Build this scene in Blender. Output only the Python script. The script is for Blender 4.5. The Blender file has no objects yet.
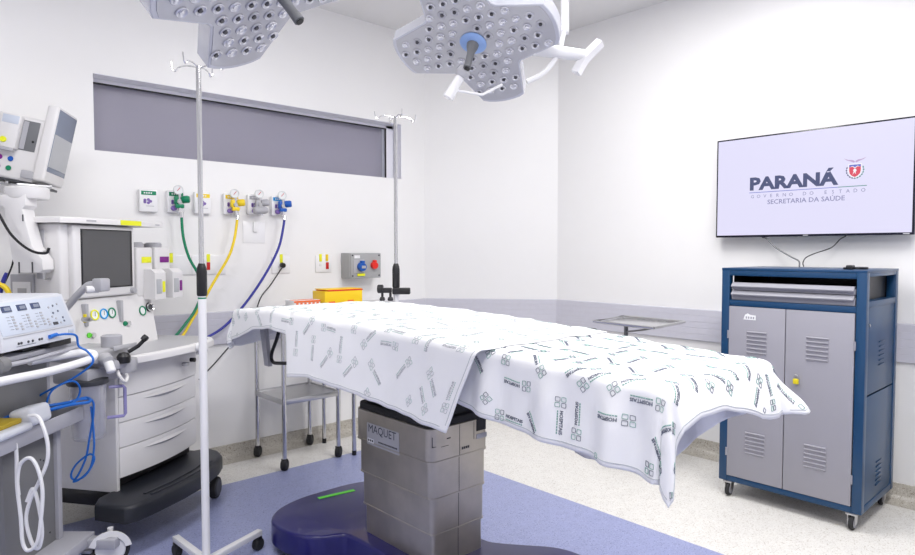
import bpy, bmesh, math, random
from mathutils import Vector, Matrix
import mathutils
random.seed(7)
S = bpy.context.scene
COL = S.collection
PI = math.pi

# ------------------------------------------------------------------ materials
MATS = {}
def mat(name, col, rough=0.5, metal=0.0, bump=0.0, bscale=200, var=0.0, vscale=8, emit=None, estr=1.0, trans=0.0, alpha=1.0, coat=0.0, ior=1.45, sss=0.0):
    m = bpy.data.materials.new(name); m.use_nodes = True
    nt = m.node_tree; b = nt.nodes['Principled BSDF']
    b.inputs['Roughness'].default_value = rough
    b.inputs['Metallic'].default_value = metal
    b.inputs['IOR'].default_value = ior
    b.inputs['Transmission Weight'].default_value = trans
    b.inputs['Coat Weight'].default_value = coat
    b.inputs['Alpha'].default_value = alpha
    c = (*col, 1)
    b.inputs['Base Color'].default_value = c
    tc = nt.nodes.new('ShaderNodeTexCoord')
    n = nt.nodes.new('ShaderNodeTexNoise'); n.inputs['Scale'].default_value = vscale; n.inputs['Detail'].default_value = 4
    nt.links.new(tc.outputs['Object'], n.inputs['Vector'])
    mx = nt.nodes.new('ShaderNodeMix'); mx.data_type = 'RGBA'
    v = max(var, 0.01)
    mx.inputs[6].default_value = tuple(min(1, x*(1-v)) for x in col)+(1,)
    mx.inputs[7].default_value = tuple(min(1, x*(1+v)) for x in col)+(1,)
    nt.links.new(n.outputs['Fac'], mx.inputs[0]); nt.links.new(mx.outputs[2], b.inputs['Base Color'])
    if bump:
        n2 = nt.nodes.new('ShaderNodeTexNoise'); n2.inputs['Scale'].default_value = bscale
        nt.links.new(tc.outputs['Object'], n2.inputs['Vector'])
        bp = nt.nodes.new('ShaderNodeBump'); bp.inputs['Strength'].default_value = bump; bp.inputs['Distance'].default_value = 0.002
        nt.links.new(n2.outputs['Fac'], bp.inputs['Height']); nt.links.new(bp.outputs['Normal'], b.inputs['Normal'])
    if emit:
        b.inputs['Emission Color'].default_value = (*emit, 1); b.inputs['Emission Strength'].default_value = estr
    MATS[name] = m
    return m

def speckle(name, col, dark, light, scale=260, rough=0.35, amt=0.55):
    m = mat(name, col, rough)
    nt = m.node_tree; b = nt.nodes['Principled BSDF']
    geo = nt.nodes.new('ShaderNodeNewGeometry')
    vo = nt.nodes.new('ShaderNodeTexVoronoi'); vo.inputs['Scale'].default_value = scale
    nt.links.new(geo.outputs['Position'], vo.inputs['Vector'])
    sep = nt.nodes.new('ShaderNodeSeparateColor'); nt.links.new(vo.outputs['Color'], sep.inputs[0])
    r = nt.nodes.new('ShaderNodeValToRGB')
    e = r.color_ramp.elements
    e[0].position = 0.0; e[0].color = (*dark, 1)
    e[1].position = 1.0; e[1].color = (*light, 1)
    a = r.color_ramp.elements.new(0.10); a.color = (*[d*0.35+c*0.65 for d, c in zip(dark, col)], 1)
    a = r.color_ramp.elements.new(0.30); a.color = (*col, 1)
    a = r.color_ramp.elements.new(0.85); a.color = (*col, 1)
    nt.links.new(sep.outputs[0], r.inputs[0])
    n = nt.nodes.new('ShaderNodeTexNoise'); n.inputs['Scale'].default_value = 14; n.inputs['Detail'].default_value = 6
    nt.links.new(geo.outputs['Position'], n.inputs['Vector'])
    mx = nt.nodes.new('ShaderNodeMix'); mx.data_type = 'RGBA'; mx.blend_type = 'MULTIPLY'; mx.inputs[0].default_value = amt*0.3
    r2 = nt.nodes.new('ShaderNodeValToRGB'); r2.color_ramp.elements[0].position = .3; r2.color_ramp.elements[1].position = .7
    r2.color_ramp.elements[0].color = (.6, .6, .6, 1)
    nt.links.new(n.outputs['Fac'], r2.inputs[0])
    nt.links.new(r.outputs[0], mx.inputs[6]); nt.links.new(r2.outputs[0], mx.inputs[7])
    nt.links.new(mx.outputs[2], b.inputs['Base Color'])
    return m

mat('wall', (0.85, 0.845, 0.84), 0.35, bump=0.05, bscale=60)
mat('ceiling', (0.78, 0.775, 0.77), 0.8)
speckle('cream_floor', (0.80, 0.785, 0.745), (0.50, 0.46, 0.40), (0.88, 0.87, 0.84), scale=210)
speckle('cove', (0.52, 0.49, 0.43), (0.22, 0.18, 0.13), (0.66, 0.64, 0.58), scale=200)
speckle('blue_floor', (0.335, 0.37, 0.60), (0.20, 0.22, 0.40), (0.44, 0.47, 0.68), scale=210)
mat('rail', (0.58, 0.575, 0.64), 0.45, var=.04, vscale=30)
mat('white', (0.80, 0.80, 0.81), 0.35)
mat('white_gloss', (0.84, 0.84, 0.85), 0.18, coat=.3)
mat('machine_white', (0.72, 0.71, 0.71), 0.35)
mat('machine_grey', (0.42, 0.42, 0.45), 0.4)
mat('cart_grey', (0.20, 0.20, 0.205), 0.45)
mat('cart_light', (0.42, 0.42, 0.46), 0.4)
mat('device_blue', (0.56, 0.61, 0.70), 0.35)
mat('device_pale', (0.64, 0.66, 0.71), 0.35)
mat('dark_grey', (0.05, 0.052, 0.06), 0.45)
mat('handle_grey', (0.16, 0.165, 0.175), 0.4)
mat('black', (0.012, 0.012, 0.014), 0.4)
mat('rubber', (0.02, 0.02, 0.022), 0.7)
mat('platform', (0.017, 0.019, 0.026), 0.4, bump=.1, bscale=120)
mat('steel', (0.52, 0.52, 0.53), 0.28, metal=1, var=.08, vscale=12)
mat('steel_tube', (0.66, 0.66, 0.67), 0.2, metal=1)
mat('pedestal_steel', (0.46, 0.425, 0.37), 0.36, metal=.82, var=.22, vscale=11, bump=.06, bscale=30)
mat('label_silver', (0.45, 0.45, 0.47), 0.4)
mat('chrome', (0.75, 0.75, 0.76), 0.12, metal=1)
mat('base_blue', (0.016, 0.014, 0.125), 0.28, coat=.25, var=.05)
mat('cab_blue', (0.004, 0.046, 0.125), 0.36, coat=.15)
mat('cab_grey', (0.32, 0.315, 0.355), 0.45)
mat('cab_tray', (0.30, 0.30, 0.34), 0.4)
mat('blind', (0.33, 0.315, 0.385), 0.6, var=.05, vscale=3)
mat('glass', (0.9, 0.92, 0.95), 0.25, trans=1.0, alpha=0.25)
mat('win_frame', (0.80, 0.80, 0.86), 0.35)
mat('cloth', (0.88, 0.885, 0.90), 0.85, bump=.25, bscale=420)
mat('print_navy', (0.15, 0.17, 0.22), 0.8)
mat('print_teal', (0.22, 0.42, 0.36), 0.8)
mat('print_soft', (0.50, 0.51, 0.54), 0.8)
mat('print_soft_teal', (0.46, 0.56, 0.54), 0.8)
mat('hem', (0.55, 0.58, 0.60), 0.85)
mat('green', (0.0, 0.22, 0.10), 0.35)
mat('yellow', (0.85, 0.62, 0.02), 0.4)
mat('sharps_yellow', (0.90, 0.60, 0.01), 0.4)
mat('sticker_yellow', (0.80, 0.82, 0.02), 0.5)
mat('neon_green', (0.15, 0.75, 0.06), 0.5)
mat('hose_blue', (0.03, 0.035, 0.30), 0.4)
mat('cable_blue', (0.01, 0.14, 0.55), 0.4)
mat('label_blue', (0.0, 0.30, 0.70), 0.5)
mat('knob_blue', (0.01, 0.10, 0.45), 0.35)
mat('red', (0.55, 0.01, 0.01), 0.35)
mat('red_bright', (0.80, 0.03, 0.02), 0.4)
mat('orange', (0.85, 0.16, 0.03), 0.5)
mat('purple', (0.20, 0.01, 0.22), 0.45)
mat('violet', (0.22, 0.14, 0.42), 0.45)
mat('purple_handle', (0.28, 0.26, 0.50), 0.25)
mat('jar', (0.66, 0.67, 0.74), 0.12, trans=.4, alpha=.42)
mat('gauge', (0.80, 0.82, 0.82), 0.2)
mat('screen_dark', (0.085, 0.085, 0.088), 0.25)
mat('screen_slate', (0.22, 0.25, 0.32), 0.25)
mat('screen_pale', (0.45, 0.46, 0.48), 0.35)
mat('display_navy', (0.06, 0.08, 0.16), 0.2)
mat('lamp_face', (0.46, 0.46, 0.49), 0.25, coat=.6, var=.06, vscale=20)
mat('lamp_rim', (0.55, 0.56, 0.62), 0.25, coat=.5)
mat('lamp_white', (0.72, 0.72, 0.74), 0.25)
mat('lens', (0.66, 0.66, 0.70), 0.12, coat=.8, metal=.3)
mat('lens_dim', (0.50, 0.50, 0.54), 0.25, coat=.5)
mat('lens_core', (0.05, 0.05, 0.06), 0.3)
mat('ring_blue', (0.27, 0.42, 0.75), 0.3)
mat('plaster_box', (0.38, 0.385, 0.39), 0.45)
mat('tv_black', (0.008, 0.008, 0.02), 0.25)
mat('tv_screen', (0.02, 0.02, 0.02), 0.35, emit=(0.74, 0.72, 0.93), estr=1.0)
mat('tv_navy', (0.02, 0.02, 0.02), 0.35, emit=(0.05, 0.065, 0.17), estr=1.0)
mat('tv_text', (0.02, 0.02, 0.02), 0.35, emit=(0.22, 0.22, 0.42), estr=1.0)
mat('tv_line', (0.02, 0.02, 0.02), 0.35, emit=(0.17, 0.20, 0.60), estr=1.0)
mat('tv_green', (0.02, 0.02, 0.02), 0.35, emit=(0.04, 0.25, 0.22), estr=1.0)
mat('tv_red', (0.02, 0.02, 0.02), 0.35, emit=(0.70, 0.05, 0.10), estr=1.0)
mat('tv_pink', (0.02, 0.02, 0.02), 0.35, emit=(0.50, 0.36, 0.60), estr=1.0)
mat('tv_blue', (0.02, 0.02, 0.02), 0.35, emit=(0.10, 0.13, 0.55), estr=1.0)
mat('tv_white', (0.02, 0.02, 0.02), 0.35, emit=(0.90, 0.88, 0.95), estr=1.0)
mat('light_panel', (0.9, 0.9, 0.9), 0.5, emit=(1, 1, 1), estr=2.0)
mat('paper', (0.82, 0.82, 0.83), 0.7)
mat('brass_yellow', (0.75, 0.62, 0.02), 0.35)
mat('tag_ink', (0.03, 0.035, 0.06), 0.6)
mat('ochre', (0.42, 0.30, 0.02), 0.6)

# ------------------------------------------------------------------ mesh builder
def frame(ax):
    ax = ax.normalized(); t = Vector((0, 0, 1)) if abs(ax.z) < .9 else Vector((1, 0, 0))
    u = ax.cross(t).normalized(); v = ax.cross(u).normalized()
    return u, v

class MB:
    def __init__(s):
        s.bm = bmesh.new(); s.mats = []; s.xf = Matrix.Identity(4)
    def mi(s, m):
        if m not in s.mats: s.mats.append(m)
        return s.mats.index(m)
    def _add(s, bm2, m):
        i = s.mi(m)
        bm2.verts.index_update()
        vs = [s.bm.verts.new(s.xf @ v.co) for v in bm2.verts]
        for f in bm2.faces:
            try:
                nf = s.bm.faces.new([vs[v.index] for v in f.verts]); nf.material_index = i
            except ValueError: pass
        bm2.free(); return s
    def box(s, c, d, m, bev=0.0, seg=2, rot=None):
        b = bmesh.new(); bmesh.ops.create_cube(b, size=1)
        for v in b.verts: v.co = Vector((v.co.x*d[0], v.co.y*d[1], v.co.z*d[2]))
        if bev:
            bmesh.ops.bevel(b, geom=list(b.edges), offset=min(bev, min(d)*.49), segments=seg, profile=.5, affect='EDGES')
        M = Matrix.Translation(Vector(c)) @ (rot.to_4x4() if rot else Matrix.Identity(4))
        for v in b.verts: v.co = M @ v.co
        return s._add(b, m)
    def bb(s, x0, x1, y0, y1, z0, z1, m, bev=0.0, seg=2):
        return s.box(((x0+x1)/2, (y0+y1)/2, (z0+z1)/2), (abs(x1-x0), abs(y1-y0), abs(z1-z0)), m, bev, seg)
    def tube(s, pts, r, m, n=12, smooth=0, caps=True):
        pts = [Vector(p) for p in pts]
        if smooth:
            out = []
            P = [2*pts[0]-pts[1]] + pts + [2*pts[-1]-pts[-2]]
            for i in range(1, len(P)-2):
                for k in range(smooth):
                    t = k/smooth; a, b, c, d = P[i-1], P[i], P[i+1], P[i+2]
                    out.append(.5*((2*b)+(-a+c)*t+(2*a-5*b+4*c-d)*t*t+(-a+3*b-3*c+d)*t**3))
            out.append(pts[-1]); pts = out
        rr = r if isinstance(r, (list, tuple)) else [r]*len(pts)
        if len(rr) != len(pts):
            rr = [rr[0]+(rr[-1]-rr[0])*i/(len(pts)-1) for i in range(len(pts))]
        b = bmesh.new(); rings = []
        u = None
        for i, p in enumerate(pts):
            d = (pts[min(i+1, len(pts)-1)]-pts[max(i-1, 0)])
            if d.length < 1e-9: d = Vector((0, 0, 1))
            d.normalize()
            if u is None: u, v = frame(d)
            else:
                u = (u - d*u.dot(d)).normalized(); v = d.cross(u)
            rings.append([b.verts.new(p+(u*math.cos(2*PI*k/n)+v*math.sin(2*PI*k/n))*rr[i]) for k in range(n)])
        for a, c in zip(rings, rings[1:]):
            for k in range(n): b.faces.new((a[k], a[(k+1) % n], c[(k+1) % n], c[k]))
        if caps: b.faces.new(rings[0][::-1]); b.faces.new(rings[-1])
        bmesh.ops.recalc_face_normals(b, faces=b.faces)
        return s._add(b, m)
    def lathe(s, prof, m, o=(0, 0, 0), ax=(0, 0, 1), n=24):
        o = Vector(o); ax = Vector(ax).normalized(); u, v = frame(ax)
        b = bmesh.new(); rings = []
        for r, h in prof:
            if r < 1e-6: rings.append([b.verts.new(o+ax*h)])
            else: rings.append([b.verts.new(o+ax*h+(u*math.cos(2*PI*k/n)+v*math.sin(2*PI*k/n))*r) for k in range(n)])
        for a, c in zip(rings, rings[1:]):
            for k in range(n):
                k2 = (k+1) % n
                if len(a) == 1 and len(c) == 1: continue
                if len(a) == 1: b.faces.new((a[0], c[k2], c[k]))
                elif len(c) == 1: b.faces.new((a[k], a[k2], c[0]))
                else: b.faces.new((a[k], a[k2], c[k2], c[k]))
        bmesh.ops.recalc_face_normals(b, faces=b.faces)
        return s._add(b, m)
    def cyl(s, a, c, r, m, n=20, r2=None, bev=0.0):
        a = Vector(a); c = Vector(c); L = (c-a).length; r2 = r if r2 is None else r2
        if bev: prof = [(0, 0), (r-bev, 0), (r, bev), (r2, L-bev), (r2-bev, L), (0, L)]
        else: prof = [(0, 0), (r, 0), (r2, L), (0, L)]
        return s.lathe(prof, m, a, c-a, n)
    def prism(s, pts, z0, z1, m, bev=0.0, seg=3, mtx=None):
        b = bmesh.new()
        bot = [b.verts.new((x, y, z0)) for x, y in pts]; top = [b.verts.new((x, y, z1)) for x, y in pts]
        n = len(pts)
        b.faces.new(bot[::-1]); ft = b.faces.new(top)
        for k in range(n): b.faces.new((bot[k], bot[(k+1) % n], top[(k+1) % n], top[k]))
        bmesh.ops.recalc_face_normals(b, faces=b.faces)
        if bev: bmesh.ops.bevel(b, geom=list(ft.edges), offset=bev, segments=seg, profile=.5, affect='EDGES')
        if mtx:
            for v in b.verts: v.co = mtx @ v.co
        return s._add(b, m)
    def face(s, pts, m):
        f = s.bm.faces.new([s.bm.verts.new(s.xf @ Vector(p)) for p in pts]); f.material_index = s.mi(m); return s
    def text(s, body, m, mtx, size=1.0, bold=0.0, fit=None, thick=0.0, align='LEFT'):
        V, Fc = text_geo(body, bold)
        if not V: return s
        x0 = min(v[0] for v in V); x1 = max(v[0] for v in V)
        sx = sy = size
        if fit: sx = fit/(x1-x0)
        i = s.mi(m); sh = x0 if align == 'LEFT' else (x0+x1)/2
        vs = [s.bm.verts.new(s.xf @ mtx @ Vector(((x-sh)*sx, y*sy, 0))) for x, y in V]
        for f in Fc:
            try: nf = s.bm.faces.new([vs[k] for k in f]); nf.material_index = i
            except ValueError: pass
        return s
    def build(s, name, parent=None, world=False, sharp=35):
        me = bpy.data.meshes.new(name)
        if world and parent is not None:
            bmesh.ops.transform(s.bm, matrix=parent['_m'] if False else world_inv(parent), verts=s.bm.verts)
        s.bm.to_mesh(me); s.bm.free()
        for m in s.mats: me.materials.append(MATS[m])
        for p in me.polygons: p.use_smooth = True
        try: me.set_sharp_from_angle(angle=math.radians(sharp))
        except Exception: pass
        o = bpy.data.objects.new(name, me); COL.objects.link(o)
        if parent is not None: o.parent = parent
        return o

def world_inv(o):
    M = Matrix.Identity(4); p = o
    while p is not None:
        M = (Matrix.Translation(p.location) @ p.rotation_euler.to_matrix().to_4x4() @ Matrix.Diagonal((*p.scale, 1))) @ M
        p = p.parent
    return M.inverted()

_tg = {}
def text_geo(body, bold=0.0):
    if (body, bold) in _tg: return _tg[(body, bold)]
    cu = bpy.data.curves.new('t', 'FONT'); cu.body = body; cu.size = 1.0; cu.offset = bold; cu.resolution_u = 2
    cu.fill_mode = 'BOTH'
    o = bpy.data.objects.new('t', cu); COL.objects.link(o)
    dg = bpy.context.evaluated_depsgraph_get(); dg.update()
    me = bpy.data.meshes.new_from_object(o.evaluated_get(dg))
    # cap height normalised to 1
    V = [(v.co.x, v.co.y) for v in me.vertices]; Fc = [tuple(p.vertices) for p in me.polygons]
    bpy.data.objects.remove(o); bpy.data.curves.remove(cu); bpy.data.meshes.remove(me)
    k = 1/0.69
    V = [(x*k, y*k) for x, y in V]
    _tg[(body, bold)] = (V, Fc); return V, Fc

def tag(o, label=None, cat=None, group=None, kind=None):
    if label: o['label'] = label
    if cat: o['category'] = cat
    if group: o['group'] = group
    if kind: o['kind'] = kind
    return o
def thing(name, label, cat, loc=(0, 0, 0), rot=(0, 0, 0), group=None):
    o = bpy.data.objects.new(name, None); COL.objects.link(o); o.empty_display_size = .05
    o.location = loc; o.rotation_euler = rot
    return tag(o, label, cat, group)
def copy_tree(o, parent=None):
    c = o.copy(); COL.objects.link(c)
    if parent is not None: c.parent = parent
    for ch in [x for x in bpy.data.objects if x.parent == o]: copy_tree(ch, c)
    return c
def struct(mb, name): return tag(mb.build(name), kind='structure')
def R2(a): return math.radians(a)
def rz(a): return Matrix.Rotation(a, 3, 'Z')
def basis(o, x, y, z):
    M = Matrix.Identity(4)
    for i, v in enumerate((x, y, z)):
        for k in range(3): M[k][i] = v[k]
    for k in range(3): M[k][3] = o[k]
    return M

# ------------------------------------------------------------------ camera
cam = bpy.data.cameras.new('camera'); co = bpy.data.objects.new('camera', cam); COL.objects.link(co)
cam.sensor_fit = 'HORIZONTAL'; cam.sensor_width = 36; cam.lens = 36*646/915
co.location = (0, 0, 1.4)
pitch = math.atan(26.5/646)
co.rotation_euler = (PI/2-pitch, 0, R2(47.3)-PI/2)
cam.clip_start = .05
S.camera = co

# ------------------------------------------------------------------ room
YW, XW, ZC = 4.2, 4.24, 3.17
CX, CY = 3.50, 3.375            # chamfer corners
XB, YB = -1.9, -2.2
WX0, WX1, WZ0, WZ1 = 1.012, 3.25, 1.985, 2.427
b = MB()
b.face([(XB, YB, 0), (XW, YB, 0), (XW, CY, 0), (CX, YW, 0), (XB, YW, 0)], 'cream_floor')
struct(b, 'floor')
b = MB(); b.prism([(XB+.75, YB+.75), (2.885, YB+.75), (2.885, 3.75), (XB+.75, 3.75)], 0.0005, 0.002, 'blue_floor')
struct(b, 'trim_1')
b = MB(); b.bb(XB-.1, XW+.1, YB-.1, YW+.1, ZC, ZC+.1, 'ceiling'); struct(b, 'ceiling')
# wall with the window opening
b = MB(); T = .28
b.bb(XB-.1, WX0, YW, YW+T, 0, ZC, 'wall'); b.bb(WX1, CX+.25, YW, YW+T, 0, ZC, 'wall')
b.bb(WX0, WX1, YW, YW+T, 0, WZ0, 'wall'); b.bb(WX0, WX1, YW, YW+T, WZ1, ZC, 'wall')
struct(b, 'wall_left')
b = MB(); b.bb(XW, XW+.1, YB-.1, CY+.25, 0, ZC, 'wall'); struct(b, 'wall_right')
cdir = Vector((XW-CX, CY-YW, 0)).normalized(); cn = Vector((-cdir.y, cdir.x, 0))*-1
if cn.dot(Vector((-1, -1, 0))) < 0: cn = -cn
b = MB()
for_pts = [Vector((CX, YW, 0)), Vector((XW, CY, 0))]
b.prism([(CX, YW), (XW, CY), (XW+.15, CY+.1), (CX+.1, YW+.15)], 0, ZC, 'wall'); struct(b, 'wall_back')
b = MB(); b.bb(XB-.1, XB, YB-.1, YW+.1, 0, ZC, 'wall'); struct(b, 'wall_behind')
b = MB(); b.bb(XB, XW, YB-.1, YB, 0, ZC, 'wall'); struct(b, 'wall_front')

def run_profile(prof, path, m, name):
    """sweep a (out, z) profile along a wall path; out is towards the room"""
    b = MB(); n = len(path)
    P = [Vector((x, y, 0)) for x, y in path]
    offs = []
    for i in range(n):
        ds = []
        if i > 0: ds.append((P[i]-P[i-1]).normalized())
        if i < n-1: ds.append((P[i+1]-P[i]).normalized())
        ns = [Vector((d.y, -d.x, 0)) for d in ds]
        if len(ns) == 2:
            s = (ns[0]+ns[1]).normalized(); s = s/(s.dot(ns[0]))
        else: s = ns[0]
        offs.append(s)
    rings = [[b.bm.verts.new((P[i]+offs[i]*o).to_tuple()[:2]+(z,)) for o, z in prof] for i in range(n)]
    k = b.mi(m)
    for a, c in zip(rings, rings[1:]):
        for j in range(len(prof)-1):
            f = b.bm.faces.new((a[j], c[j], c[j+1], a[j+1])); f.material_index = k
    bmesh.ops.recalc_face_normals(b.bm, faces=b.bm.faces)
    return b
path = [(XB, YW), (CX, YW), (XW, CY), (XW, YB)]
cove = [(.10, .0005), (.055, .006), (.028, .02), (.012, .045), (.008, .095), (.008, .10), (0, .101)]
o = struct(run_profile(cove, path, 'cove', 'c'), 'baseboard_left')
rp = [(0, .782), (.012, .782)]
for k in range(5):
    z = .785+k*.0425
    rp += [(.018, z+.001), (.018, z+.040), (.0165, z+.041), (.0165, z+.0418)]
rp += [(.012, .999), (0, 1.0)]
struct(run_profile(rp, path, 'rail', 'r'), 'trim_2')

# window recess, frame and blind
b = MB(); yi = YW+.10
b.bb(WX0, WX1-.005, yi, yi+.012, WZ1-.028, WZ1-.005, 'win_frame', .002); b.bb(WX0, WX1, yi, yi+.04, WZ0, WZ0+.012, 'win_frame', .002)
b.bb(WX1-.075, WX1-.005, yi, yi+.04, WZ0, WZ1-.005, 'win_frame', .002); b.bb(WX0, WX0+.02, yi, yi+.04, WZ0, WZ1, 'win_frame', .002)
b.bb(WX0+.02, WX1-.075, yi-.002, yi+.012, WZ1-.036, WZ1-.028, 'black'); b.bb(WX1-.083, WX1-.075, yi-.002, yi+.012, WZ0+.01, WZ1-.028, 'black')
w = tag(b.build('window_1'), kind='structure')
b = MB(); b.bb(WX0+.02, WX1-.083, yi+.02, yi+.026, WZ0+.01, WZ1-.03, 'glass'); b.build('window_glass', w)
b = MB()
g = b.mi('blind'); nx = 120
b.bb(WX0+.01, WX1-.083, yi+.05, yi+.053, WZ0, WZ1-.02, 'blind')
b.build('roller_blind', w)
# raised surround of the window
b = MB(); e = .0
fw = .012
b.bb(WX0+.0005, WX1-.004, YW-.006, YW+.10, WZ1-.004, WZ1-.0005, 'win_frame')
b.bb(WX1-.004, WX1-.0005, YW-.006, YW+.10, WZ0, WZ1, 'win_frame')
struct(b, 'trim_3')

# ------------------------------------------------------------------ ceiling lights (outside the frame)
for i, (x, y) in enumerate([(0.9, 0.2), (2.4, 0.2), (0.2, 2.1), (2.75, 1.9)]):
    t = thing('ceiling_light', 'recessed white ceiling light panel above the operating table area', 'ceiling light', (x, y, ZC-.012), group='ceiling light panels')
    b = MB(); b.bb(-.62, .62, -.32, .32, 0, .012, 'white', .003); b.build('frame', t)
    b = MB(); b.bb(-.58, .58, -.28, .28, -.004, 0, 'light_panel'); b.build('diffuser', t)
    L = bpy.data.lights.new('panel_light', 'AREA'); L.shape = 'RECTANGLE'; L.size = 1.16; L.size_y = .56
    L.energy = (38, 38, 30, 40)[i]; L.color = (1.0, .982, .972)
    lo = bpy.data.objects.new('panel_light', L); COL.objects.link(lo); lo.location = (x, y, ZC-.03)

# ================================================================== OPERATING TABLE
tb = thing('operating_table', 'steel operating table with dark blue base under a printed white sheet', 'operating table', (1.755, 2.15, 0))
def W(mb, name, parent=tb): return mb.build(name, parent, world=True)
ZT = [(0.70, 1.045), (0.83, 1.052), (1.42, 1.082), (2.1, 1.110), (2.5, 1.117), (2.9, 1.112), (3.1, 1.100), (3.3, 1.078)]
def lerp_tab(T, x):
    if x <= T[0][0]: return T[0][1]
    for (a, p), (c, q) in zip(T, T[1:]):
        if x <= c:
            t = (x-a)/(c-a); return p+(q-p)*t
    return T[-1][1]
def zt(y): return lerp_tab(ZT, y)
def sm(a, b_, x):
    t = max(0, min(1, (x-a)/(b_-a))); return t*t*(3-2*t)
XN, XF = 1.44, 2.10
# cushions
def pad(y0, y1, name, zoff=-.008, x0=XN+.03, x1=XF-.03, th=.06):
    b = MB(); n = 14; rings = []
    k = b.mi('rubber')
    for i in range(n+1):
        y = y0+(y1-y0)*i/n; z = zt(y)+zoff
        e = .012 if 0 < i < n else .0
        pr = [(x0, z-th), (x0, z-.015), (x0+.006, z-.004), (x0+.02, z), (x1-.02, z), (x1-.006, z-.004), (x1, z-.015), (x1, z-th)]
        rings.append([b.bm.verts.new((px, y, pz)) for px, pz in pr])
    for a, c in zip(rings, rings[1:]):
        for j in range(8): f = b.bm.faces.new((a[j], a[(j+1) % 8], c[(j+1) % 8], c[j])); f.material_index = k
    b.bm.faces.new(rings[0]); b.bm.faces.new(rings[-1][::-1])
    bmesh.ops.recalc_face_normals(b.bm, faces=b.bm.faces)
    return W(b, name)
pad(.87, 1.47, 'leg_cushion'); pad(1.49, 2.45, 'seat_cushion'); pad(2.47, 3.21, 'back_cushion')
b = MB(); b.bb(2.175, 2.245, 1.57, 1.86, 1.052, 1.079, 'rubber', .008); b.bb(2.06, 2.20, 1.68, 1.72, 1.02, 1.052, 'black', .004); W(b, 'arm_board')
# frame below cushions
b = MB()
b.bb(1.50, 2.03, .92, 1.46, .955, .985, 'steel', .004)
b.bb(1.50, 2.03, 1.50, 2.46, .985, 1.03, 'steel', .004)
b.bb(1.52, 2.01, 2.48, 2.95, 1.02, 1.055, 'steel', .004)
W(b, 'top_frame')
for x in (1.475, 2.055):
    b = MB()
    b.bb(x-.006, x+.006, 2.50, 3.02, 1.02, 1.045, 'chrome', .002); b.cyl((x, 2.6, 1.033), (1.53 if x < 1.7 else 2.0, 2.6, 1.033), .008, 'steel'); b.cyl((x, 2.9, 1.033), (1.53 if x < 1.7 else 2.0, 2.9, 1.033), .008, 'steel')
    b.bb(x-.006, x+.006, 1.55, 2.42, .99, 1.02, 'chrome', .002)
    b.bb(x-.006, x+.006, .95, 1.42, .965, .99, 'chrome', .002)
    for y in (1.65, 2.3): b.cyl((x, y, 1.005), (1.52 if x < 1.7 else 2.01, y, 1.005), .008, 'steel')
    W(b, 'side_rail')
b = MB(); b.prism([(3.115, .80), (3.165, .80), (3.225, 1.04), (3.165, 1.04)], 1.54, 1.56, 'machine_grey', mtx=basis((0, 0, 0), (0, 1, 0), (0, 0, 1), (1, 0, 0)))
b.bb(1.52, 1.95, 2.90, 3.22, 1.03, 1.045, 'machine_grey', .003); W(b, 'head_bracket')
b = MB(); b.tube([(1.56, 3.02, 1.03), (1.56, 3.06, .95), (1.56, 3.12, .865), (1.56, 3.11, .825), (1.56, 3.04, .825), (1.58, 2.85, .85), (1.60, 2.70, .88), (1.60, 2.66, .97), (1.60, 2.65, 1.03)], .009, 'black', smooth=6); W(b, 'head_release_bar')
# black bellows / head of column
b = MB()
def rrect(x0, x1, y0, y1, r, n=6):
    P = []
    for cx, cy, a0 in ((x1-r, y1-r, 0), (x0+r, y1-r, 90), (x0+r, y0+r, 180), (x1-r, y0+r, 270)):
        for k in range(n+1):
            a = R2(a0+90*k/n); P.append((cx+r*math.cos(a), cy+r*math.sin(a)))
    return P
X0, X1, Y0, Y1 = 1.60, 1.925, 1.89, 2.41
b.prism(rrect(X0+.008, X1-.008, Y0+.008, Y1-.008, .03), .69, .735, 'rubber', .008)
b.prism(rrect(X0+.03, X1-.03, Y0+.03, Y1-.03, .03), .735, .90, 'rubber')
b.prism(rrect(X0-.03, X1+.03, Y0-.2, Y1+.1, .03), .88, .955, 'black', .005)
b.bb(X0+.02, X1-.02, 1.75, 2.45, .95, .99, 'black')
W(b, 'column_head')
# telescoping steel sleeves
tiers = [(.57, .705, 0.0), (.421, .578, .011), (.274, .429, .021), (.10, .282, .031)]
for i, (z0, z1, ins) in enumerate(tiers):
    b = MB()
    x0, x1, y0, y1 = X0+ins, X1-ins*.7, Y0+ins*.5, Y1-ins
    b.prism(rrect(x0, x1, y0, y1, .036-.006*i), z0, z1, 'pedestal_steel', .002, 1)
    b.prism(rrect(x0-.0025, x1+.0025, y0-.0025, y1+.0025, .038-.006*i), z0, z0+.006, 'pedestal_steel', .001, 1)
    # vertical joint on the end face
    xm = x0+(x1-x0)*.48
    b.bb(xm-.0012, xm+.0012, y0-.0006, y0+.004, z0+.001, z1-.001, 'dark_grey')
    if i == 0:
        b.bb(x1-.075, x1-.02, y0-.0008, y0+.003, .655, .706, 'rubber')
        b.bb(x1-.09, x1-.088, y0-.0006, y0+.003, .625, .70, 'dark_grey')
        b.bb(x1-.075, x1-.015, y0-.0014, y0+.003, .622, .642, 'label_silver')
        b.bb(xm-.10, xm-.06, y0-.0008, y0+.003, .628, .630, 'dark_grey'); b.bb(xm-.07, xm-.05, y0-.001, y0+.003, .655, .659, 'black')
        b.bb(xm-.145, xm-.1435, y0-.0006, y0+.003, .635, .675, 'dark_grey'); b.bb(xm-.145, xm-.125, y0-.0006, y0+.003, .634, .6355, 'dark_grey')
        for q in range(4): b.bb(xm+.012+q*.011, xm+.020+q*.011, y0-.001, y0+.003, .596, .606, 'dark_grey')
    W(b, 'column_sleeve')
b = MB(); Mq = basis((1.5985, 2.312, .0), (0, -1, 0), (0, 0, 1), (-1, 0, 0))
b.box((1.5988, 2.199, .609), (.0022, .228, .094), 'label_silver', .0008)
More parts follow.
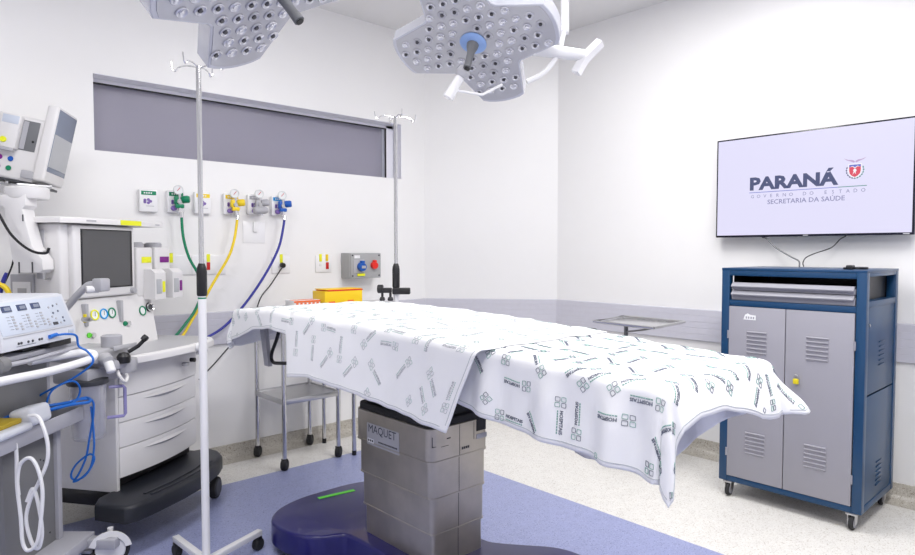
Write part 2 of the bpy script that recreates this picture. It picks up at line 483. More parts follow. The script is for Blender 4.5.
b.text('MAQUET', 'tag_ink', basis((1.5972, 2.300, .618), (0, -1, 0), (0, 0, 1), (-1, 0, 0)), size=.034, fit=.195, bold=.0)
b.bb(1.597, 1.5976, 2.262, 2.308, .572, .590, 'paper')
for q in range(3): b.bb(1.5966, 1.5972, 2.266+q*.014, 2.275+q*.014, .577, .586, 'dark_grey')
for q in range(14): b.bb(1.5966, 1.5976, 2.098+q*.0095, 2.104+q*.0095, .583, .589, 'dark_grey')
o = W(b, 'name_plate'); o['label'] = 'silver plate reading MAQUET in dark letters'
# floor base
out = [(1.36, 2.66), (1.37, 2.76), (1.42, 2.84), (1.50, 2.895), (1.62, 2.93), (1.76, 2.935), (1.90, 2.93), (2.02, 2.895), (2.10, 2.84), (2.15, 2.76), (2.16, 2.66),
       (2.13, 2.54), (2.07, 2.46), (1.99, 2.42), (1.965, 2.34), (1.965, 1.98), (1.985, 1.90), (2.06, 1.80), (2.13, 1.71), (2.16, 1.62), (2.15, 1.50), (2.08, 1.42), (1.95, 1.37), (1.76, 1.36),
       (1.58, 1.37), (1.44, 1.42), (1.37, 1.50), (1.36, 1.62), (1.39, 1.71), (1.46, 1.80), (1.535, 1.90), (1.555, 1.98), (1.555, 2.34), (1.53, 2.42), (1.45, 2.46), (1.39, 2.54)]
def smooth_loop(P, k=4):
    n = len(P); Q = []
    for i in range(n):
        a, b_, c, d = [Vector(P[(i+j) % n]) for j in (-1, 0, 1, 2)]
        for q in range(k):
            t = q/k; p = .5*((2*b_)+(-a+c)*t+(2*a-5*b_+4*c-d)*t*t+(-a+3*b_-3*c+d)*t**3); Q.append((p.x, p.y))
    return Q
out = smooth_loop(out, 3)
b = MB(); b.prism(out, .045, .145, 'base_blue', .014, 4)
cxm, cym = 1.76, 2.15
inn = [((x-cxm)*.93+cxm, (y-cym)*.96+cym) for x, y in out]
b.prism(inn, .018, .046, 'dark_grey')
o = W(b, 'base_cover')
b = MB(); b.box((1.77, 2.838, .1462), (.20, .026, .0016), 'neon_green', rot=rz(R2(-8))); o = W(b, 'floor_lock_sticker'); o['label'] = 'bright green adhesive strip on the blue base'
for x in (1.46, 2.06):
    for y in (1.5, 2.78):
        b = MB(); b.cyl((x-.015, y, .034), (x+.015, y, .034), .034, 'rubber', bev=.004); b.cyl((x-.017, y, .034), (x+.017, y, .034), .012, 'steel'); W(b, 'caster')

# ------------------------------------------------------------------ draped sheets
def make_sheet(name, label, A0, A1, B0, B1, rect, zoff, na, nb, motifs, soft, foldf, group=None, skew=None, hide_ends=(True, True)):
    """flat cloth coordinates (a across, b along) -> draped point"""
    xn, xf, y0, y1 = rect
    r = .03
    def P(a, bq):
        cx = min(max(a, xn+r), xf-r); cy = min(max(bq, y0+r if hide_ends[0] else -9), y1-r if hide_ends[1] else 99)
        ex, ey = a-cx, bq-cy; L = math.hypot(ex, ey)
        z0 = zt(cy)+zoff
        z0 += .0022*math.sin(a*17+bq*6+math.sin(bq*13))*math.sin(bq*21-a*5)+.0012*math.sin(a*41+3*math.sin(bq*9))+.0012*math.sin(bq*47+2*math.sin(a*11))
        if L < 1e-6: return Vector((a, bq, z0))
        dx, dy = ex/L, ey/L
        q = r*PI/2
        if L < q: ho = r*math.sin(L/r); dn = r*(1-math.cos(L/r))
        else:
            s = L-q; fl = .10
            ho = r+fl*s; dn = r+s*math.sqrt(1-fl*fl)
        k = sm(.01, .16, L)
        ho += k*foldf(a, bq, dx, dy, L)
        p = Vector((cx+dx*ho, cy+dy*ho, z0-dn))
        if dx*dx > .5:  # small shear so that the hem edge leans
            p.y += skew(a, bq, L) if skew else 0
        return p
    def flat(s, t):
        bq = B0(s)+(B1(s)-B0(s))*t
        a = A0(bq)+(A1(bq)-A0(bq))*s
        return a, bq
    b = MB(); k = b.mi('cloth'); kh = b.mi('hem')
    V = [[b.bm.verts.new(P(*flat(i/na, j/nb))) for j in range(nb+1)] for i in range(na+1)]
    for i in range(na):
        for j in range(nb):
            f = b.bm.faces.new((V[i][j], V[i+1][j], V[i+1][j+1], V[i][j+1])); f.material_index = k
    # thickness
    bmesh.ops.recalc_face_normals(b.bm, faces=b.bm.faces)
    # make sure normals look up
    b.bm.normal_update()
    up = sum(f.normal.z for f in b.bm.faces)
    if up < 0: bmesh.ops.reverse_faces(b.bm, faces=b.bm.faces)
    # printed pattern as thin faces lying on the cloth
    def S3(a, bq):
        e = .004; p = P(a, bq); n = (P(a+e, bq)-P(a-e, bq)).cross(P(a, bq+e)-P(a, bq-e))
        if n.length < 1e-9: n = Vector((0, 0, 1))
        n.normalize()
        cxx = (xn+xf)/2
        ref = Vector((p.x-cxx, (p.y-min(max(p.y, y0+.1), y1-.1)), .6))
        if n.dot(ref) < 0: n = -n
        return p+n*.0013
    def inside(a, bq):
        # approximate inversion: test against the outline
        lo, hi = min(B0(.0), B0(.5), B0(1)), max(B1(0), B1(.5), B1(1))
        if not (A0(bq)+.006 < a < A1(bq)-.006): return False
        s = (a-A0(bq))/(A1(bq)-A0(bq))
        return B0(s)+.006 < bq < B1(s)-.006
    navy, teal = ('print_soft', 'print_soft_teal') if soft else ('print_navy', 'print_teal')
    kn, kt = b.mi(navy), b.mi(teal)
    TV, TF = text_geo('HOSPITAIS', .02)
    tx0 = min(v[0] for v in TV); tx1 = max(v[0] for v in TV)
    for (ma, mb_, ang) in motifs:
        ca, sa = math.cos(ang), math.sin(ang)
        def L2(x, y): return (ma+ca*x-sa*y, mb_+sa*x+ca*y)
        # four rounded squares
        for qi, (ox, oy) in enumerate(((-1, 1), (1, 1), (-1, -1), (1, -1))):
            col = kt if qi in (0, 3) else kn
            c0 = (-.046+ox*.0088, oy*.0088); h0, h1 = .0072, .0060
            ring_o = []; ring_i = []
            ok = True
            for q in range(8):
                a_ = PI/4*q
                rr = 1.0 if q % 2 == 0 else 1.30
                for ring, hh in ((ring_o, h0), (ring_i, h1)):
                    x = c0[0]+hh*rr*math.cos(a_); y = c0[1]+hh*rr*math.sin(a_)
                    fa, fb = L2(x, y)
                    if not inside(fa, fb): ok = False
                    ring.append((fa, fb))
            if not ok: continue
            vo = [b.bm.verts.new(S3(*p)) for p in ring_o]; vi = [b.bm.verts.new(S3(*p)) for p in ring_i]
            for q in range(8):
                f = b.bm.faces.new((vo[q], vo[(q+1) % 8], vi[(q+1) % 8], vi[q])); f.material_index = col
        # the word and the small second line
        pts = []; ok = True
        for x, y in TV:
            fa, fb = L2(-.020+(x-tx0)/(tx1-tx0)*.066, -.001+y*.009)
            if not inside(fa, fb): ok = False; break
            pts.append((fa, fb))
        if ok:
            vs = [b.bm.verts.new(S3(*p)) for p in pts]
            for fc in TF:
                try: f = b.bm.faces.new([vs[q] for q in fc]); f.material_index = kn
                except ValueError: pass
            for q in range(9):
                x0 = -.020+q*.0074
                cs = [L2(x0, -.0085), L2(x0+.0052, -.0085), L2(x0+.0052, -.0055), L2(x0, -.0055)]
                if all(inside(*c) for c in cs):
                    f = b.bm.faces.new([b.bm.verts.new(S3(*c)) for c in cs]); f.material_index = kt
    kh = b.mi('hem')
    def line(f0, n_=120, wd=.0011):
        prev = None
        for q in range(n_+1):
            a_, b_ = f0(q/n_); a2, b2 = f0(min(q/n_+.001, 1)); a1, b1 = f0(max(q/n_-.001, 0))
            d = Vector((a2-a1, b2-b1)).normalized(); nn = Vector((-d.y, d.x))*wd
            cur = (b.bm.verts.new(S3(a_-nn.x, b_-nn.y)), b.bm.verts.new(S3(a_+nn.x, b_+nn.y)))
            if prev:
                f = b.bm.faces.new((prev[0], cur[0], cur[1], prev[1])); f.material_index = kh
            prev = cur
    e_ = .014
    line(lambda t: (flat(0, .02+.96*t)[0]+e_, flat(0, .02+.96*t)[1]))
    line(lambda t: (flat(.02+.96*t, 0)[0], flat(.02+.96*t, 0)[1]+e_))
    if hide_ends[1]: line(lambda t: (flat(.02+.96*t, 1)[0], flat(.02+.96*t, 1)[1]-e_))
    o = b.build(name, sharp=180)
    sol = o.modifiers.new('cloth_edge', 'SOLIDIFY'); sol.thickness = .0012; sol.offset = -1
    vg = None
    return tag(o, label, 'sheet', group), P

angs = [0, PI/4, PI/2, -PI/4, PI, PI*3/4, -PI/2, -PI*3/4]
def motif_grid(a0, a1, b0, b1, seed, gap=.014):
    rnd = random.Random(seed); M = []; pts = []
    for _ in range(9000):
        a = rnd.uniform(a0, a1); bb_ = rnd.uniform(b0, b1); an = angs[rnd.randrange(8)]
        c, s_ = math.cos(an), math.sin(an)
        cand = [(a+c*x, bb_+s_*x, r) for x, r in ((-.046, .019), (-.012, .008), (.006, .008), (.024, .008), (.042, .008))]
        if all((p[0]-q[0])**2+(p[1]-q[1])**2 > (p[2]+q[2]+gap)**2 for p in cand for q in pts):
            pts += cand; M.append((a, bb_, an))
    return M

# leg sheet: near hem (a small), foot hem (b small)
def leg_hn(y): return lerp_tab([(.5, .17), (.62, .195), (.70, .215), (.80, .215), (1.0, .205), (1.2, .20), (1.36, .195), (1.46, .19), (1.62, .165)], y)
def leg_hf(y): return lerp_tab([(.5, .09), (.72, .11), (.80, .12), (1.0, .24), (1.25, .50), (1.5, .52)], y)
def leg_B0(s): return .80-lerp_tab([(0, .15), (.05, .185), (.12, .17), (.20, .12), (.26, .09), (.36, .075), (.50, .08), (.60, .10), (.72, .14), (.84, .155), (.94, .13), (1, .09)], s)
def leg_fold(a, bq, dx, dy, L):
    f = .010*math.sin(bq*27+.8)+.006*math.sin(bq*51+a*3)
    if dy < -.25:
        th = math.atan2(dy, dx)
        f = .008*math.sin(th*7.0)+.008
        if dx > 0: f += .62*max(0, L-.03)*min(1, dx*2)
    elif bq < 1.12:
        f += .013*math.sin((bq-.80)*44)*sm(1.15, .95, bq)
    return f
leg_sheet, LP = make_sheet('bed_sheet', 'white printed cotton sheet hanging over the foot end of the operating table', lambda y: XN-leg_hn(y), lambda y: XF+leg_hf(y),
    leg_B0, lambda s: 1.62, (XN+.01, XF, .80, 1.70), .006, 130, 90,
    motif_grid(1.15, 2.5, .6, 1.5, 3, .026), False, leg_fold, hide_ends=(True, False))
# body sheet
def bd_hn(y): return lerp_tab([(1.40, .298), (1.65, .295), (2.0, .288), (2.35, .282), (2.60, .285), (2.64, .09), (2.8, .075), (2.98, .09), (3.12, .13), (3.26, .15), (3.45, .11)], y)
def bd_fold(a, bq, dx, dy, L):
    f = .003*math.sin(bq*9+1)+.0015*math.sin(bq*31+a*3)
    if dy > .2: f = .014*math.sin(math.atan2(dy, dx)*8)+.006*math.sin(a*40)
    return f
def bd_skew(a, bq, L):
    return L*.40*sm(2.0, 1.42, bq)
body_sheet, BP = make_sheet('bed_sheet', 'large white printed cotton sheet over the head and middle of the operating table', lambda y: XN-.045-bd_hn(y)+.03*sm(2.7, 2.4, y), lambda y: XF+.012+lerp_tab([(2.3, .22), (2.65, .05)], y),
    lambda s: 1.42, lambda s: 3.24+lerp_tab([(0, .13), (.08, .17), (.2, .19), (.35, .16), (.5, .11), (.7, .08), (1, .08)], s), (XN-.045, XF+.012, 1.0, 3.24), .012, 130, 180,
    motif_grid(1.08, 2.4, 1.46, 3.4, 5, .033), True, bd_fold, hide_ends=(False, True), skew=bd_skew)
body_sheet.modifiers['cloth_edge'].thickness = .003
# ================================================================== STEEL STANDS UNDER THE HEAD END
def steel_stand(name, label, x0, x1, y0, y1, zs, ztop, casters, xtop0=None, shelf=True):
    t = thing(name, label, 'trolley', ((x0+x1)/2, (y0+y1)/2, 0))
    for x in (x0, x1):
        for y in (y0, y1):
            b = MB(); b.cyl((x, y, .075 if casters else .03), (x, y, ztop-.02),   .0150, 'steel_tube')
            lg = b.build('leg', t, world=True)
            b = MB()
            if casters:
                b.cyl((x, y, .07), (x, y, .088), .014, 'black'); b.box((x, y, .062), (.034, .036, .03), 'black', .006)
                b.cyl((x+.014, y-.014, .037), (x-.014, y+.014, .037), .037, 'rubber', bev=.007)
                b.build('caster', t, world=True)
            else:
                b.cyl((x, y, 0), (x, y, .035), .0155, 'black'); b.build('foot', t, world=True)
    b = MB(); b.bb(xtop0 or x0-.03, x1+.03, y0-.03, y1+.03, ztop-.02, ztop, 'steel', .003); b.build('top', t, world=True)
    if shelf:
        b = MB(); b.bb(x0-.012, x1+.012, y0-.012, y0-.008, zs-.028, zs+.006, 'steel', .001); b.bb(x0-.012, x1+.012, y1+.008, y1+.012, zs-.028, zs+.006, 'steel', .001)
        b.bb(x0-.012, x0-.008, y0-.01, y1+.01, zs-.028, zs+.006, 'steel', .001); b.bb(x1+.008, x1+.012, y0-.01, y1+.01, zs-.028, zs+.006, 'steel', .001)
        b.bb(x0-.01, x1+.01, y0-.01, y1+.01, zs-.008, zs-.004, 'steel'); b.build('shelf', t, world=True)
    return t
steel_stand('steel_trolley', 'stainless steel trolley on black casters with a lower shelf by the wall', 1.95, 2.35, 3.74, 4.12, .45, 1.02, True)
steel_stand('instrument_stand', 'narrow steel stand with black foot caps beside the castered trolley', 2.45, 2.92, 3.70, 4.09, .5, 1.02, False, xtop0=2.385, shelf=False)

# sharps box
t = thing('sharps_box', 'yellow cardboard sharps box with a red rim behind the operating table', 'sharps box', (2.42, 3.85, 1.02))
b = MB(); b.bb(2.272, 2.572, 3.77, 3.93, 1.02, 1.128, 'sharps_yellow', .002); b.bb(2.30, 2.35, 3.7685, 3.7698, 1.045, 1.06, 'orange'); b.bb(2.45, 2.50, 3.7685, 3.7698, 1.055, 1.064, 'orange'); b.build('body', t, world=True)
b = MB(); b.bb(2.30, 2.575, 3.768, 3.932, 1.1285, 1.136, 'red_bright', .001); b.bb(2.285, 2.57, 3.775, 3.925, 1.1365, 1.142, 'sharps_yellow', .001); b.build('lid', t, world=True)
t = thing('carton', 'flat white and orange carton lying left of the yellow sharps box', 'box', (2.17, 3.86, 1.02))
b = MB(); b.bb(2.06, 2.255, 3.80, 3.92, 1.0205, 1.075, 'paper', .002)
for q in range(6): b.bb(2.075+q*.03, 2.092+q*.03, 3.7985, 3.8, 1.035, 1.06, 'orange'); b.bb(2.072+q*.029, 2.094+q*.029, 3.83, 3.89, 1.0752, 1.0758, 'orange')
b.build('box_body', t, world=True)
b = MB(); b.bb(2.06, 2.255, 3.7975, 3.7985, 1.062, 1.074, 'orange'); b.build('orange_band', t, world=True)

# ================================================================== IV STANDS
def iv_stand(label, x, y, rotz):
    t = thing('infusion_stand', label, 'infusion stand', (x, y, 0), (0, 0, rotz), group='infusion stands')
    b = MB(); b.cyl((0, 0, .075), (0, 0, 1.215), .0165, 'white', 24); b.build('lower_pole', t)
    b = MB(); b.cyl((0, 0, 1.335), (0, 0, 2.165), .0105, 'steel_tube', 20); b.build('upper_pole', t)
    b = MB(); b.lathe([(0, 0), (.0185, 0), (.021, .006), (.021, .10), (.019, .118), (.0125, .136), (0, .136)], 'black', (0, 0, 1.212)); b.build('grip', t)
    b = MB(); b.cyl((0, 0, 1.200), (0, 0, 1.206), .0172, 'green'); o = b.build('collar_band', t); o['label'] = 'thin green band'
    for k in range(5):
        a = 2*PI*k/5; d = Vector((math.cos(a), math.sin(a), 0)); c = d*.165
        b = MB(); b.box((c.x, c.y, .080), (.31, .030, .026), 'white', .003, rot=rz(a)); b.build('base_leg', t)
        e = d*.305; b = MB()
        b.cyl(e+Vector((0, 0, .058)), e+Vector((0, 0, .075)), .008, 'black'); b.box(e+Vector((0, 0, .052)), (.03, .03, .026), 'black', .005, rot=rz(a))
        pp = Vector((-d.y, d.x, 0)); b.cyl(e+pp*.016+Vector((0, 0, .0285)), e-pp*.016+Vector((0, 0, .0285)), .0285, 'rubber', bev=.005); b.build('caster', t)
    for k in range(4):
        a = PI/2*k+.35; d = Vector((math.cos(a), math.sin(a), 0)); z = Vector((0, 0, 1))
        b = MB(); b.tube([z*2.155, d*.045+z*2.165, d*.085+z*2.16, d*.10+z*2.145, d*.115+z*2.155, d*.12+z*2.185], .0028, 'chrome', 8, smooth=5); b.build('hook', t)
    return t
s1 = iv_stand('tall white infusion stand with black grip in front of the ventilator workstation', 1.045, 2.71, R2(21))
s2 = thing('infusion_pole', 'infusion pole clamped to the far side of the sheeted operating table', 'infusion pole', (2.206, 2.90, 1.0), (0, 0, R2(50)))
for ch in [c for c in bpy.data.objects if c.parent == s1 and c.name.split('.')[0] in ('upper_pole', 'grip', 'collar_band', 'hook')]:
    c = ch.copy(); COL.objects.link(c); c.parent = s2; c.matrix_local = Matrix.Translation((0, 0, -1.018)) @ ch.matrix_local
b = MB(); b.cyl((2.206, 2.90, .96), (2.206, 2.90, 1.20), .0145, 'white', 24); b.build('lower_pole', s2, world=True)
b = MB(); b.bb(2.064, 2.206, 2.885, 2.915, 1.018, 1.045, 'steel', .003); b.build('rail_clamp', s2, world=True)
t = thing('pole_clamp', 'black clamp with screw knobs on the infusion stand behind the table', 'clamp', (2.206, 2.90, 1.16))
b = MB(); b.box((2.222, 2.872, 1.176), (.10, .045, .036), 'black', .006, rot=rz(R2(-42))); b.box((2.155, 2.93, 1.18), (.07, .04, .028), 'black', .006, rot=rz(R2(-42))); b.build('clamp_body', t, world=True)
for p in ((2.14, 2.94), (2.17, 2.905)):
    b = MB(); b.cyl((*p, 1.135), (*p, 1.168), .007, 'black'); b.lathe([(0, 0), (.014, 0), (.017, .008), (.012, .02), (0, .02)], 'black', (*p, 1.122), n=10); b.build('knob', t, world=True)
b = MB(); b.cyl((2.12, 2.958, 1.188), (2.143, 2.935, 1.188), .024, 'black', bev=.004); b.build('knob', t, world=True)
b = MB(); b.box((2.225, 2.846, 1.18), (.05, .002, .018), 'label_silver', rot=rz(R2(-42))); b.build('label_plate', t, world=True)

# ================================================================== MAYO TABLE
t = thing('mayo_table', 'small steel tray table standing against the wall bumper rail', 'tray table', (3.70, 2.38, 0))
b = MB()
C4 = [(3.40, 1.99), (3.84, 2.03), (3.86, 2.49), (3.44, 2.44)]
q = [(x, y, .95) for x, y in C4]
b.tube(q+[q[0]], .008, 'steel_tube', 8); b.build('tray_frame', t, world=True)
b = MB(); b.prism([(x*.96+3.63*.04, y*.96+2.24*.04) for x, y in C4], .938, .944, 'steel_tube', .002); b.build('tray', t, world=True)
b = MB(); b.cyl((3.75, 2.40, .08), (3.75, 2.40, .94), .014, 'handle_grey'); b.tube([(3.75, 2.40, .86), (3.66, 2.22, .895), (3.58, 2.05, .935)], .006, 'handle_grey', 8); b.build('column', t, world=True)
b = MB(); b.bb(3.52, 3.98, 2.385, 2.415, .05, .08, 'steel', .004); b.bb(3.735, 3.765, 2.18, 2.62, .05, .08, 'steel', .004); b.build('base', t, world=True)
b = MB(); b.cyl((3.75, 2.40, .77), (3.75, 2.40, .82), .022, 'black', bev=.003); b.cyl((3.75, 2.40, .80), (3.70, 2.36, .80), .007, 'black'); b.build('height_knob', t, world=True)
for x, y in ((3.53, 2.40), (3.97, 2.40), (3.75, 2.19), (3.75, 2.61)):
    b = MB(); b.cyl((x-.01, y, .025), (x+.01, y, .025), .025, 'rubber', bev=.004); b.bb(x-.006, x+.006, y-.006, y+.006, .03, .052, 'steel'); b.build('caster', t, world=True)

# ================================================================== CABINET
t = thing('equipment_cabinet', 'blue and grey metal charging cabinet on casters under the wall screen', 'cabinet', (3.87, 1.33, 0))
def W(mb, name, parent=t): return mb.build(name, parent, world=True)
XA, XB2, YA, YB2, ZA, ZB = 3.60, 4.16, .957, 1.68, .09, 1.305
b = MB(); f = .045
for y in (YA, YB2-f):
    b.bb(XA, XA+f, y, y+f, ZA, ZB, 'cab_blue', .003); b.bb(XB2-f, XB2, y, y+f, ZA, ZB, 'cab_blue', .003)
b.bb(XA-.001, XB2, YA-.001, YB2+.001, ZB-.014, ZB, 'cab_blue', .002)
for x in (XA+.0005, XB2-f):
    b.bb(x, x+f, YA+f, YB2-f, 1.262, ZB-.014, 'cab_blue', .002); b.bb(x, x+f, YA+f, YB2-f, 1.092, 1.125, 'cab_blue', .002); b.bb(x, x+f, YA+f, YB2-f, ZA, .122, 'cab_blue', .002)
for y in (YA+.0005, YB2-f):
    b.bb(XA+f, XB2-f, y, y+f, 1.272, ZB-.014, 'cab_blue', .002); b.bb(XA+f, XB2-f, y, y+f, 1.12, 1.15, 'cab_blue', .002); b.bb(XA+f, XB2-f, y, y+f, ZA, .125, 'cab_blue', .002)
W(b, 'frame')
b = MB(); b.bb(XA+.03, XB2-.03, YA+.03, YB2-.03, 1.10, 1.108, 'cab_grey'); b.bb(XA+.03, XB2-.03, YA+.03, YB2-.03, .10, .108, 'cab_grey'); b.bb(XB2-.012, XB2-.004, YA+.03, YB2-.03, .1, 1.28, 'black'); b.bb(XA+.05, XB2-.05, YA+.047, YA+.05, 1.10, 1.28, 'black'); b.bb(XA+.05, XB2-.05, YB2-.05, YB2-.047, 1.10, 1.28, 'black'); b.bb(XA+.05, XB2-.05, YA+.05, YB2-.05, 1.268, 1.272, 'black')
W(b, 'inner_shelf')
# side panel with louvres
for y, sgn in ((YA+.004, -1), (YB2-.012, 1)):
    b = MB(); b.bb(XA+f+.001, XB2-f-.001, y, y+.008, .68, 1.12, 'cab_blue', .001); b.bb(XA+f+.001, XB2-f-.001, y, y+.008, .125, .672, 'cab_blue', .001)
    if sgn < 0:
        for zz in (.93, .30):
            for q in range(6): b.bb(XA+.24, XA+.33, y-.005, y, zz-q*.024, zz-q*.024+.007, 'cab_blue', .002)
        b.cyl((XA+.07, y-.004, 1.03), (XA+.07, y, 1.03), .008, 'steel', n=12)
    W(b, 'side_panel')
def louvres(b, x, yc, zc, n=6, w=.105, st=.0225):
    for q in range(n):
        z = zc+(n/2-q-.5)*st
        b.prism([(0, 0), (-.008, .010), (0, .014)], -w/2, w/2, 'cab_grey', mtx=basis((x, yc, z-.006), (1, 0, 0), (0, 0, 1), (0, 1, 0)))
for (ya, yb, lab) in ((1.332, 1.634, 0), (1.006, 1.328, 1)):
    b = MB(); x = XA+.003
    b.bb(x-.006, x+.012, ya, yb, .124, 1.090, 'cab_grey', .002)
    yc = (1.4785, 1.173)[lab]
    louvres(b, x-.006, yc, .893); louvres(b, x-.006, yc, .33)
    d = W(b, 'door')
    ey = yb if lab == 0 else ya
    for z in (.26, .93):
        b = MB(); b.cyl((x-.006, ey+(.003 if lab == 0 else -.003), z-.022), (x-.006, ey+(.003 if lab == 0 else -.003), z+.022), .0055, 'cab_tray', n=10); b.build('hinge', d, world=True)
    if lab == 0:
        b = MB(); xx = x-.0068
        b.face([(xx, 1.553, 1.020), (xx, 1.485, 1.020), (xx, 1.485, 1.046), (xx, 1.515, 1.048), (xx, 1.53, 1.056), (xx, 1.545, 1.046)], 'paper')
        for q in range(4): b.bb(xx-.0006, xx-.0001, 1.494+q*.013, 1.501+q*.013, 1.026, 1.038, 'cab_tray')
        o = b.build('sticker', d, world=True); o['label'] = 'small white sticker'
# drawers / tray fronts
for z, zb in ((1.226, 1.182), (1.181, 1.1265)):
    b = MB()
    b.bb(XA+.012, XB2-.08, YA+.052, YB2-.052, zb, z-.014, 'cab_grey', .002)
    b.prism([(0, 0), (-.022, -.020), (-.025, -.014), (-.004, .006), (.01, .006), (.01, 0)], YA+.056, YB2-.056, 'cab_tray', mtx=basis((XA+.016, 0, z-.008), (1, 0, 0), (0, 0, 1), (0, -1, 0)) @ Matrix.Scale(-1, 4, (0, 0, 1)))
    W(b, 'drawer')
for x, y in ((XA+.03, YA+.045), (XA+.03, YB2-.05), (XB2-.05, YA+.04), (XB2-.05, YB2-.01)):
    b = MB(); b.box((x, y, .084), (.06, .05, .010), 'steel', .001)
    b.prism([(-.022, .0), (.022, 0), (.012, -.05), (-.02, -.052)], -.018, -.015, 'steel', mtx=basis((x, y, .082), (1, 0, 0), (0, 0, 1), (0, 1, 0)))
    b.prism([(-.022, .0), (.022, 0), (.012, -.05), (-.02, -.052)], .015, .018, 'steel', mtx=basis((x, y, .082), (1, 0, 0), (0, 0, 1), (0, 1, 0)))
    c = W(b, 'caster')
    b = MB(); b.lathe([(0, -.012), (.024, -.012), (.036, -.009), (.038, 0), (.036, .009), (.024, .012), (0, .012)], 'rubber', (x-.005, y, .038), (0, 1, 0)); b.lathe([(0, -.0135), (.025, -.0135), (.025, .0135), (0, .0135)], 'cab_tray', (x-.005, y, .038), (0, 1, 0)); b.build('wheel', c, world=True)
p = thing('padlock', 'small yellow padlock hanging on the cabinet door', 'padlock', (3.59, 1.268, .70))
b = MB(); b.box((3.584, 1.268, .717), (.014, .026, .028), 'brass_yellow', .003); b.build('lock_body', p, world=True)
b = MB(); b.tube([(3.584, 1.259, .73), (3.584, 1.259, .742), (3.584, 1.263, .75), (3.584, 1.273, .75), (3.584, 1.277, .742), (3.584, 1.277, .73)], .003, 'steel', 8, smooth=3); b.build('shackle', p, world=True)

# ================================================================== TELEVISION
t = thing('television', 'large wall-mounted flat television showing a state government logo', 'television', (4.17, 1.437, 1.805))
TX = 4.15
b = MB(); b.bb(TX, TX+.03, .890, 1.984, 1.488, 2.121, 'tv_black', .004); b.bb(TX+.03, TX+.055, 1.10, 1.77, 1.52, 1.95, 'tv_black', .006); W(b, 'housing', t)
b = MB(); b.bb(TX+.055, XW-.001, 1.30, 1.57, 1.65, 1.90, 'steel', .003); W(b, 'wall_bracket', t)
b = MB(); xs = TX-.0006
b.face([(xs, 1.974, 1.501), (xs, .900, 1.501), (xs, .900, 2.111), (xs, 1.974, 2.111)], 'tv_screen')
def tvm(y, z, d=.0012): return basis((TX-d, y, z), (0, -1, 0), (0, 0, 1), (-1, 0, 0))
b.text('PARANÁ', 'tv_navy', tvm(1.766, 1.786), size=.073, fit=.505, bold=.045)
b.bb(TX-.0014, TX-.001, 1.262, 1.768, 1.7655, 1.7695, 'tv_line'); b.bb(TX-.0014, TX-.001, 1.117, 1.262, 1.7655, 1.7695, 'tv_green')
def spaced(body, y0, y1, z, size, m, bold=.0):
    n = len(body)
    for i, ch in enumerate(body):
        if ch == ' ': continue
        b.text(ch, m, tvm(y0+(y1-y0)*(i+.5)/n, z), size=size, bold=bold, align='CENTER')
spaced('GOVERNO DO ESTADO', 1.768, 1.115, 1.733, .020, 'tv_text')
b.text('SECRETARIA DA SAÚDE', 'tv_text', tvm(1.656, 1.691), size=.027, fit=.43, bold=.01)
# state emblem: shield, branches, bird
ey, ez = 1.178, 1.858
def ef(pts, m, d): b.face([(TX-d, ey-x*.001, ez+z*.001) for x, z in pts], m)
def shield(s, m, d, top=36): ef([(-34*s, top*s), (34*s, top*s), (34*s, -4*s), (30*s, -22*s), (18*s, -36*s), (0, -46*s), (-18*s, -36*s), (-30*s, -22*s), (-34*s, -4*s)], m, d)
shield(1.02, 'tv_white', .0010); shield(.86, 'tv_red', .0014)
ef([(-29, 31), (29, 31), (29, 17), (12, 22), (0, 14), (-12, 22), (-29, 17)], 'tv_blue', .0018); ef([(-26, 18), (-12, 24), (0, 15), (12, 24), (26, 18), (12, 20), (0, 9), (-12, 20)], 'tv_white', .0021)
ef([(-4, 8), (6, 6), (9, -4), (3, -10), (6, -24), (-2, -12), (-12, -26), (-6, -8), (-9, 0)], 'tv_white', .0019)
for sg in (-1, 1):
    for k in range(7):
        a0 = R2(18-k*18); rx, rzv = 43, 46
        cx_, cz_ = sg*rx*math.cos(a0), rzv*math.sin(a0)
        tn = Vector((-sg*math.sin(a0), math.cos(a0))); nn = Vector((tn.y, -tn.x))
        ef([(cx_+tn.x*8, cz_+tn.y*8), (cx_+nn.x*4.2, cz_+nn.y*4.2), (cx_-tn.x*7, cz_-tn.y*7), (cx_-nn.x*4.2, cz_-nn.y*4.2)][::sg], 'tv_green' if sg > 0 else 'tv_navy', .0013)
for sg in (-1, 1):
    ef([(0, 50), (sg*14, 58), (sg*34, 60), (sg*58, 70), (sg*42, 58), (sg*22, 50), (sg*5, 42)][::sg], 'tv_pink', .0013)
W(b, 'screen', t)
b = MB(); b.bb(TX-.0008, TX, 1.418, 1.446, 1.4915, 1.4975, 'label_silver'); b.bb(TX-.0008, TX, .91, .94, 1.4915, 1.4975, 'label_silver'); W(b, 'bezel_mark', t)
t = thing('power_cable', 'grey cable hanging from the left underside of the television to the cabinet', 'cable', (4.16, 1.65, 1.49), group=None)
b = MB(); b.tube([(4.165, 1.69, 1.486), (4.165, 1.66, 1.475), (4.15, 1.60, 1.42), (4.12, 1.50, 1.365), (4.09, 1.445, 1.34), (4.06, 1.43, 1.307)], .0045, 'handle_grey', 8, smooth=6); W(b, 'cord', t)
t = thing('power_cable', 'black cable looping from under the middle of the television to the cabinet top', 'cable', (4.16, 1.25, 1.49))
b = MB(); b.tube([(4.165, 1.22, 1.486), (4.165, 1.25, 1.468), (4.15, 1.29, 1.42), (4.12, 1.37, 1.385), (4.10, 1.41, 1.36), (4.08, 1.418, 1.33), (4.07, 1.41, 1.309)], .0032, 'black', 8, smooth=6); W(b, 'cord', t)
t = thing('cable_plug', 'black plug and coiled lead lying on top of the blue cabinet', 'plug', (3.75, 1.04, 1.305))
